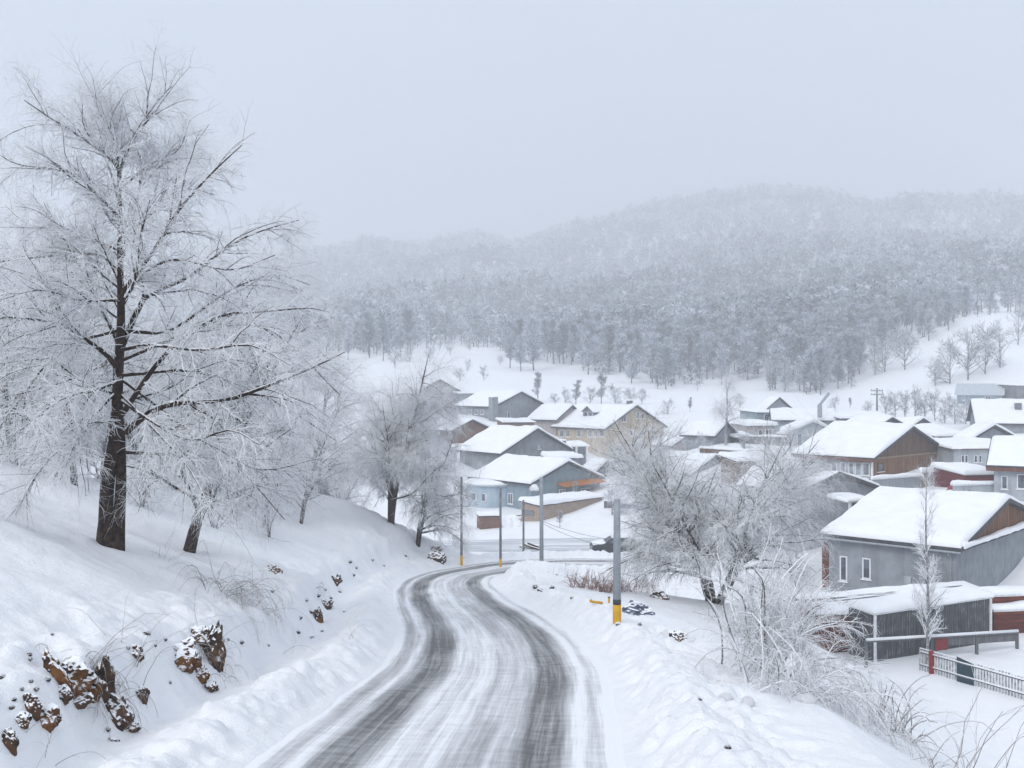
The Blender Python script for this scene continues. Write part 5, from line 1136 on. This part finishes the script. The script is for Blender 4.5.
EX = [(-80, 352), (340, 350), (400, 346), (430, 337), (490, 336), (510, 351), (560, 358), (600, 364), (640, 377), (690, 386), (715, 372), (760, 374), (790, 384), (835, 388), (855, 372), (880, 350), (920, 334), (950, 322), (970, 310), (1000, 305), (1100, 300)]
ex = np.array([e[0] for e in EX], float); ey = np.array([e[1] for e in EX], float)
def forest():
    r = np.random.default_rng(77); pts = []
    for y0, y1, sp in ((235, 330, 4.6), (330, 450, 5.4), (450, 650, 7.0), (650, 900, 7.6), (900, 1300, 9.0), (1300, 1900, 12)):
        for y in np.arange(y0, y1, sp):
            xs = np.arange(-.62*y-20, .62*y+20, sp); pts.append(np.stack([xs+r.uniform(-1,1,len(xs))*sp*.75, y+r.uniform(-1,1,len(xs))*sp*.9], 1))
    P = np.concatenate(pts); Z = Hz(P[:, 0], P[:, 1]); px = 512+F*P[:, 0]/P[:, 1]; py = 384-F*Z/P[:, 1]
    edge = np.interp(px, ex, ey)+13*fbm(px/20, P[:, 1]/40, 9, 3)
    stray = (py < edge+16) & (r.uniform(size=len(px)) < .10)
    low = (py < edge+7) & (py > edge-12) & (r.uniform(size=len(px)) < .8)
    keep = (py < edge) | stray | low
    for cx, cy, rx, ry in ((497, 322, 11, 5), (660, 341, 14, 4), (807, 281, 10, 5), (640, 352, 18, 4), (440, 325, 14, 3), (930, 316, 12, 3), (985, 300, 20, 4)):
        keep &= ~((((px-cx)/rx)**2+((py-cy)/ry)**2) < 1)
    keep &= (fbm(P[:, 0]/30, P[:, 1]/30, 15, 3) > -.7)
    low = low[keep] & (r.uniform(size=keep.sum()) < .6); P, Z, px, py = P[keep], Z[keep], px[keep], py[keep]
    s = r.uniform(8.5, 13.5, len(P))*(1+.25*fbm(P[:, 0]/60, P[:, 1]/60, 19, 2)); s = np.clip(s, 6, 16)*np.interp(P[:, 1], [300, 700, 1300, 1800], [1, 1.2, 1.5, 1.8])
    s = np.where(low, s*r.uniform(.25, .45, len(s)), s)
    vis = ~low & (px > -15) & (px < 1040)
    order = np.argsort(P[:, 1]-4000*vis*(px > 335)); near = order[:300]; rest = order[300:]
    for j, i in enumerate(near):
        far_tree('tree', j, (P[i, 0], P[i, 1], Z[i]-.2), s[i], r.uniform(0, 6.28), 'frosted bare tree along the lower edge of the hillside forest', 'tree', 'trees along the forest edge', r.uniform(.9, 1.25))
    Vs, Qs, Ms, b = [], [], [], 0
    v_id = r.integers(0, len(SMALL), len(P)); rz = r.uniform(0, 6.28, len(P)); wd = r.uniform(1.0, 1.5, len(P)); wd = np.where(low, wd*1.3, wd)
    for v, T in [(v, T) for v in range(8) for T in (SMALL[v], TINY[v])]:
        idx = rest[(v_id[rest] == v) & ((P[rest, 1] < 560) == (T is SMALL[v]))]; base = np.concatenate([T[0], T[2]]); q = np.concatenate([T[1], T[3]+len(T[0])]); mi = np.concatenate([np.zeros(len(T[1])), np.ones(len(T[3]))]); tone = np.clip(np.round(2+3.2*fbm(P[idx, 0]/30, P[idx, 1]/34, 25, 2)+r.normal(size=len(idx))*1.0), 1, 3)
        c, sn = np.cos(rz[idx]), np.sin(rz[idx]); X = base[None, :, 0]*c[:, None]-base[None, :, 1]*sn[:, None]; Y = base[None, :, 0]*sn[:, None]+base[None, :, 1]*c[:, None]
        sc = s[idx][:, None]; A = np.stack([X*sc*wd[idx][:, None]+P[idx, 0][:, None], Y*sc*wd[idx][:, None]+P[idx, 1][:, None], base[None, :, 2]*sc+Z[idx][:, None]-.2], -1)
        Vs.append(A.reshape(-1, 3)); Qs.append((q[None]+(np.arange(len(idx))*len(base))[:, None, None]).reshape(-1, 4)+b); Ms.append((mi[None]*tone[:, None]).ravel()); b += len(idx)*len(base)
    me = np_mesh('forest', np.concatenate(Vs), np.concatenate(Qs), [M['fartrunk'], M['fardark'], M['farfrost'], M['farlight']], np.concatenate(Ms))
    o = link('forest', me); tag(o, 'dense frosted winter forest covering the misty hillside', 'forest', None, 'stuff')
    print('forest', len(P), len(me.polygons))
forest()

# ------------------------------------------------------------------ air, light, camera
HZ = bpy.data.materials.new('pale_winter_air'); HZ.use_nodes = True; nt = HZ.node_tree; nt.nodes.clear()
out = nt.nodes.new('ShaderNodeOutputMaterial'); pv = nt.nodes.new('ShaderNodeVolumePrincipled')
pv.inputs['Color'].default_value = (.93, .95, .985, 1); pv.inputs['Density'].default_value = 0.00140; pv.inputs['Anisotropy'].default_value = 0.0
nt.links.new(pv.outputs[0], out.inputs['Volume'])
m = MB(); m.box(-2260, -60, GMIN-1.0, 2260, 2360, GMAX+24); o = m.build('haze', HZ); o['kind'] = 'stuff'; tag(o, 'pale winter mist lying over the valley and hill', 'haze')

w = bpy.data.worlds.new('World'); S.world = w; w.use_nodes = True; nt = w.node_tree; bg = nt.nodes['Background']
EL, AZ = math.radians(38), math.radians(-35)
sky = nt.nodes.new('ShaderNodeTexSky'); sky.sky_type = 'NISHITA'; sky.sun_disc = False; sky.sun_elevation = EL; sky.sun_rotation = AZ; sky.dust_density = 4.0
tc = nt.nodes.new('ShaderNodeTexCoord'); sx = nt.nodes.new('ShaderNodeSeparateXYZ'); nt.links.new(tc.outputs['Generated'], sx.inputs[0])
rp = nt.nodes.new('ShaderNodeValToRGB'); nt.links.new(sx.outputs[2], rp.inputs[0]); e = rp.color_ramp.elements
e[0].position = 0.0; e[0].color = (.42, .49, .60, 1); e[1].position = 1.0; e[1].color = (1.16, 1.23, 1.34, 1)
x = rp.color_ramp.elements.new(.36); x.color = (.615, .69, .815, 1)
sc = nt.nodes.new('ShaderNodeVectorMath'); sc.operation = 'SCALE'; sc.inputs['Scale'].default_value = 10.0; nt.links.new(rp.outputs[0], sc.inputs[0])
mx = nt.nodes.new('ShaderNodeMix'); mx.data_type = 'RGBA'; mx.inputs[0].default_value = 0.93
ins = [i for i in mx.inputs if i.type == 'RGBA']; nt.links.new(sky.outputs[0], ins[0]); nt.links.new(sc.outputs[0], ins[1])
nt.links.new([q for q in mx.outputs if q.type == 'RGBA'][0], bg.inputs[0]); bg.inputs[1].default_value = 0.1
sun = bpy.data.lights.new('sun', 'SUN'); sun.energy = 1.5; sun.angle = math.radians(25); sun.color = (1, .975, .94)
so = bpy.data.objects.new('sun', sun); COL.objects.link(so)
dirv = Vector((math.sin(AZ)*math.cos(EL), math.cos(AZ)*math.cos(EL)*-1, math.sin(EL)))
so.rotation_euler = dirv.to_track_quat('Z', 'Y').to_euler(); sky.sun_rotation = math.atan2(dirv.x, dirv.y)

cam = bpy.data.cameras.new('camera'); cam.lens = 35; cam.sensor_width = 36; cam.clip_start = .1; cam.clip_end = 5000
co = bpy.data.objects.new('camera', cam); COL.objects.link(co); co.location = (0, 0, 0); co.rotation_euler = (math.radians(90), 0, 0); S.camera = co

S.view_settings.view_transform = 'Standard'; S.view_settings.look = 'None'; S.view_settings.exposure = 0.07; S.view_settings.gamma = 1.0
S.render.engine = 'CYCLES'; c = S.cycles
c.max_bounces = 7; c.diffuse_bounces = 6; c.glossy_bounces = 1; c.transmission_bounces = 1; c.transparent_max_bounces = 4; c.volume_bounces = 2
c.use_adaptive_sampling = True; c.adaptive_threshold = 0.02; c.use_denoising = True; c.caustics_reflective = False; c.caustics_refractive = False
try: c.denoiser = 'OPENIMAGEDENOISE'; c.denoising_input_passes = 'RGB_ALBEDO_NORMAL'
except Exception: pass
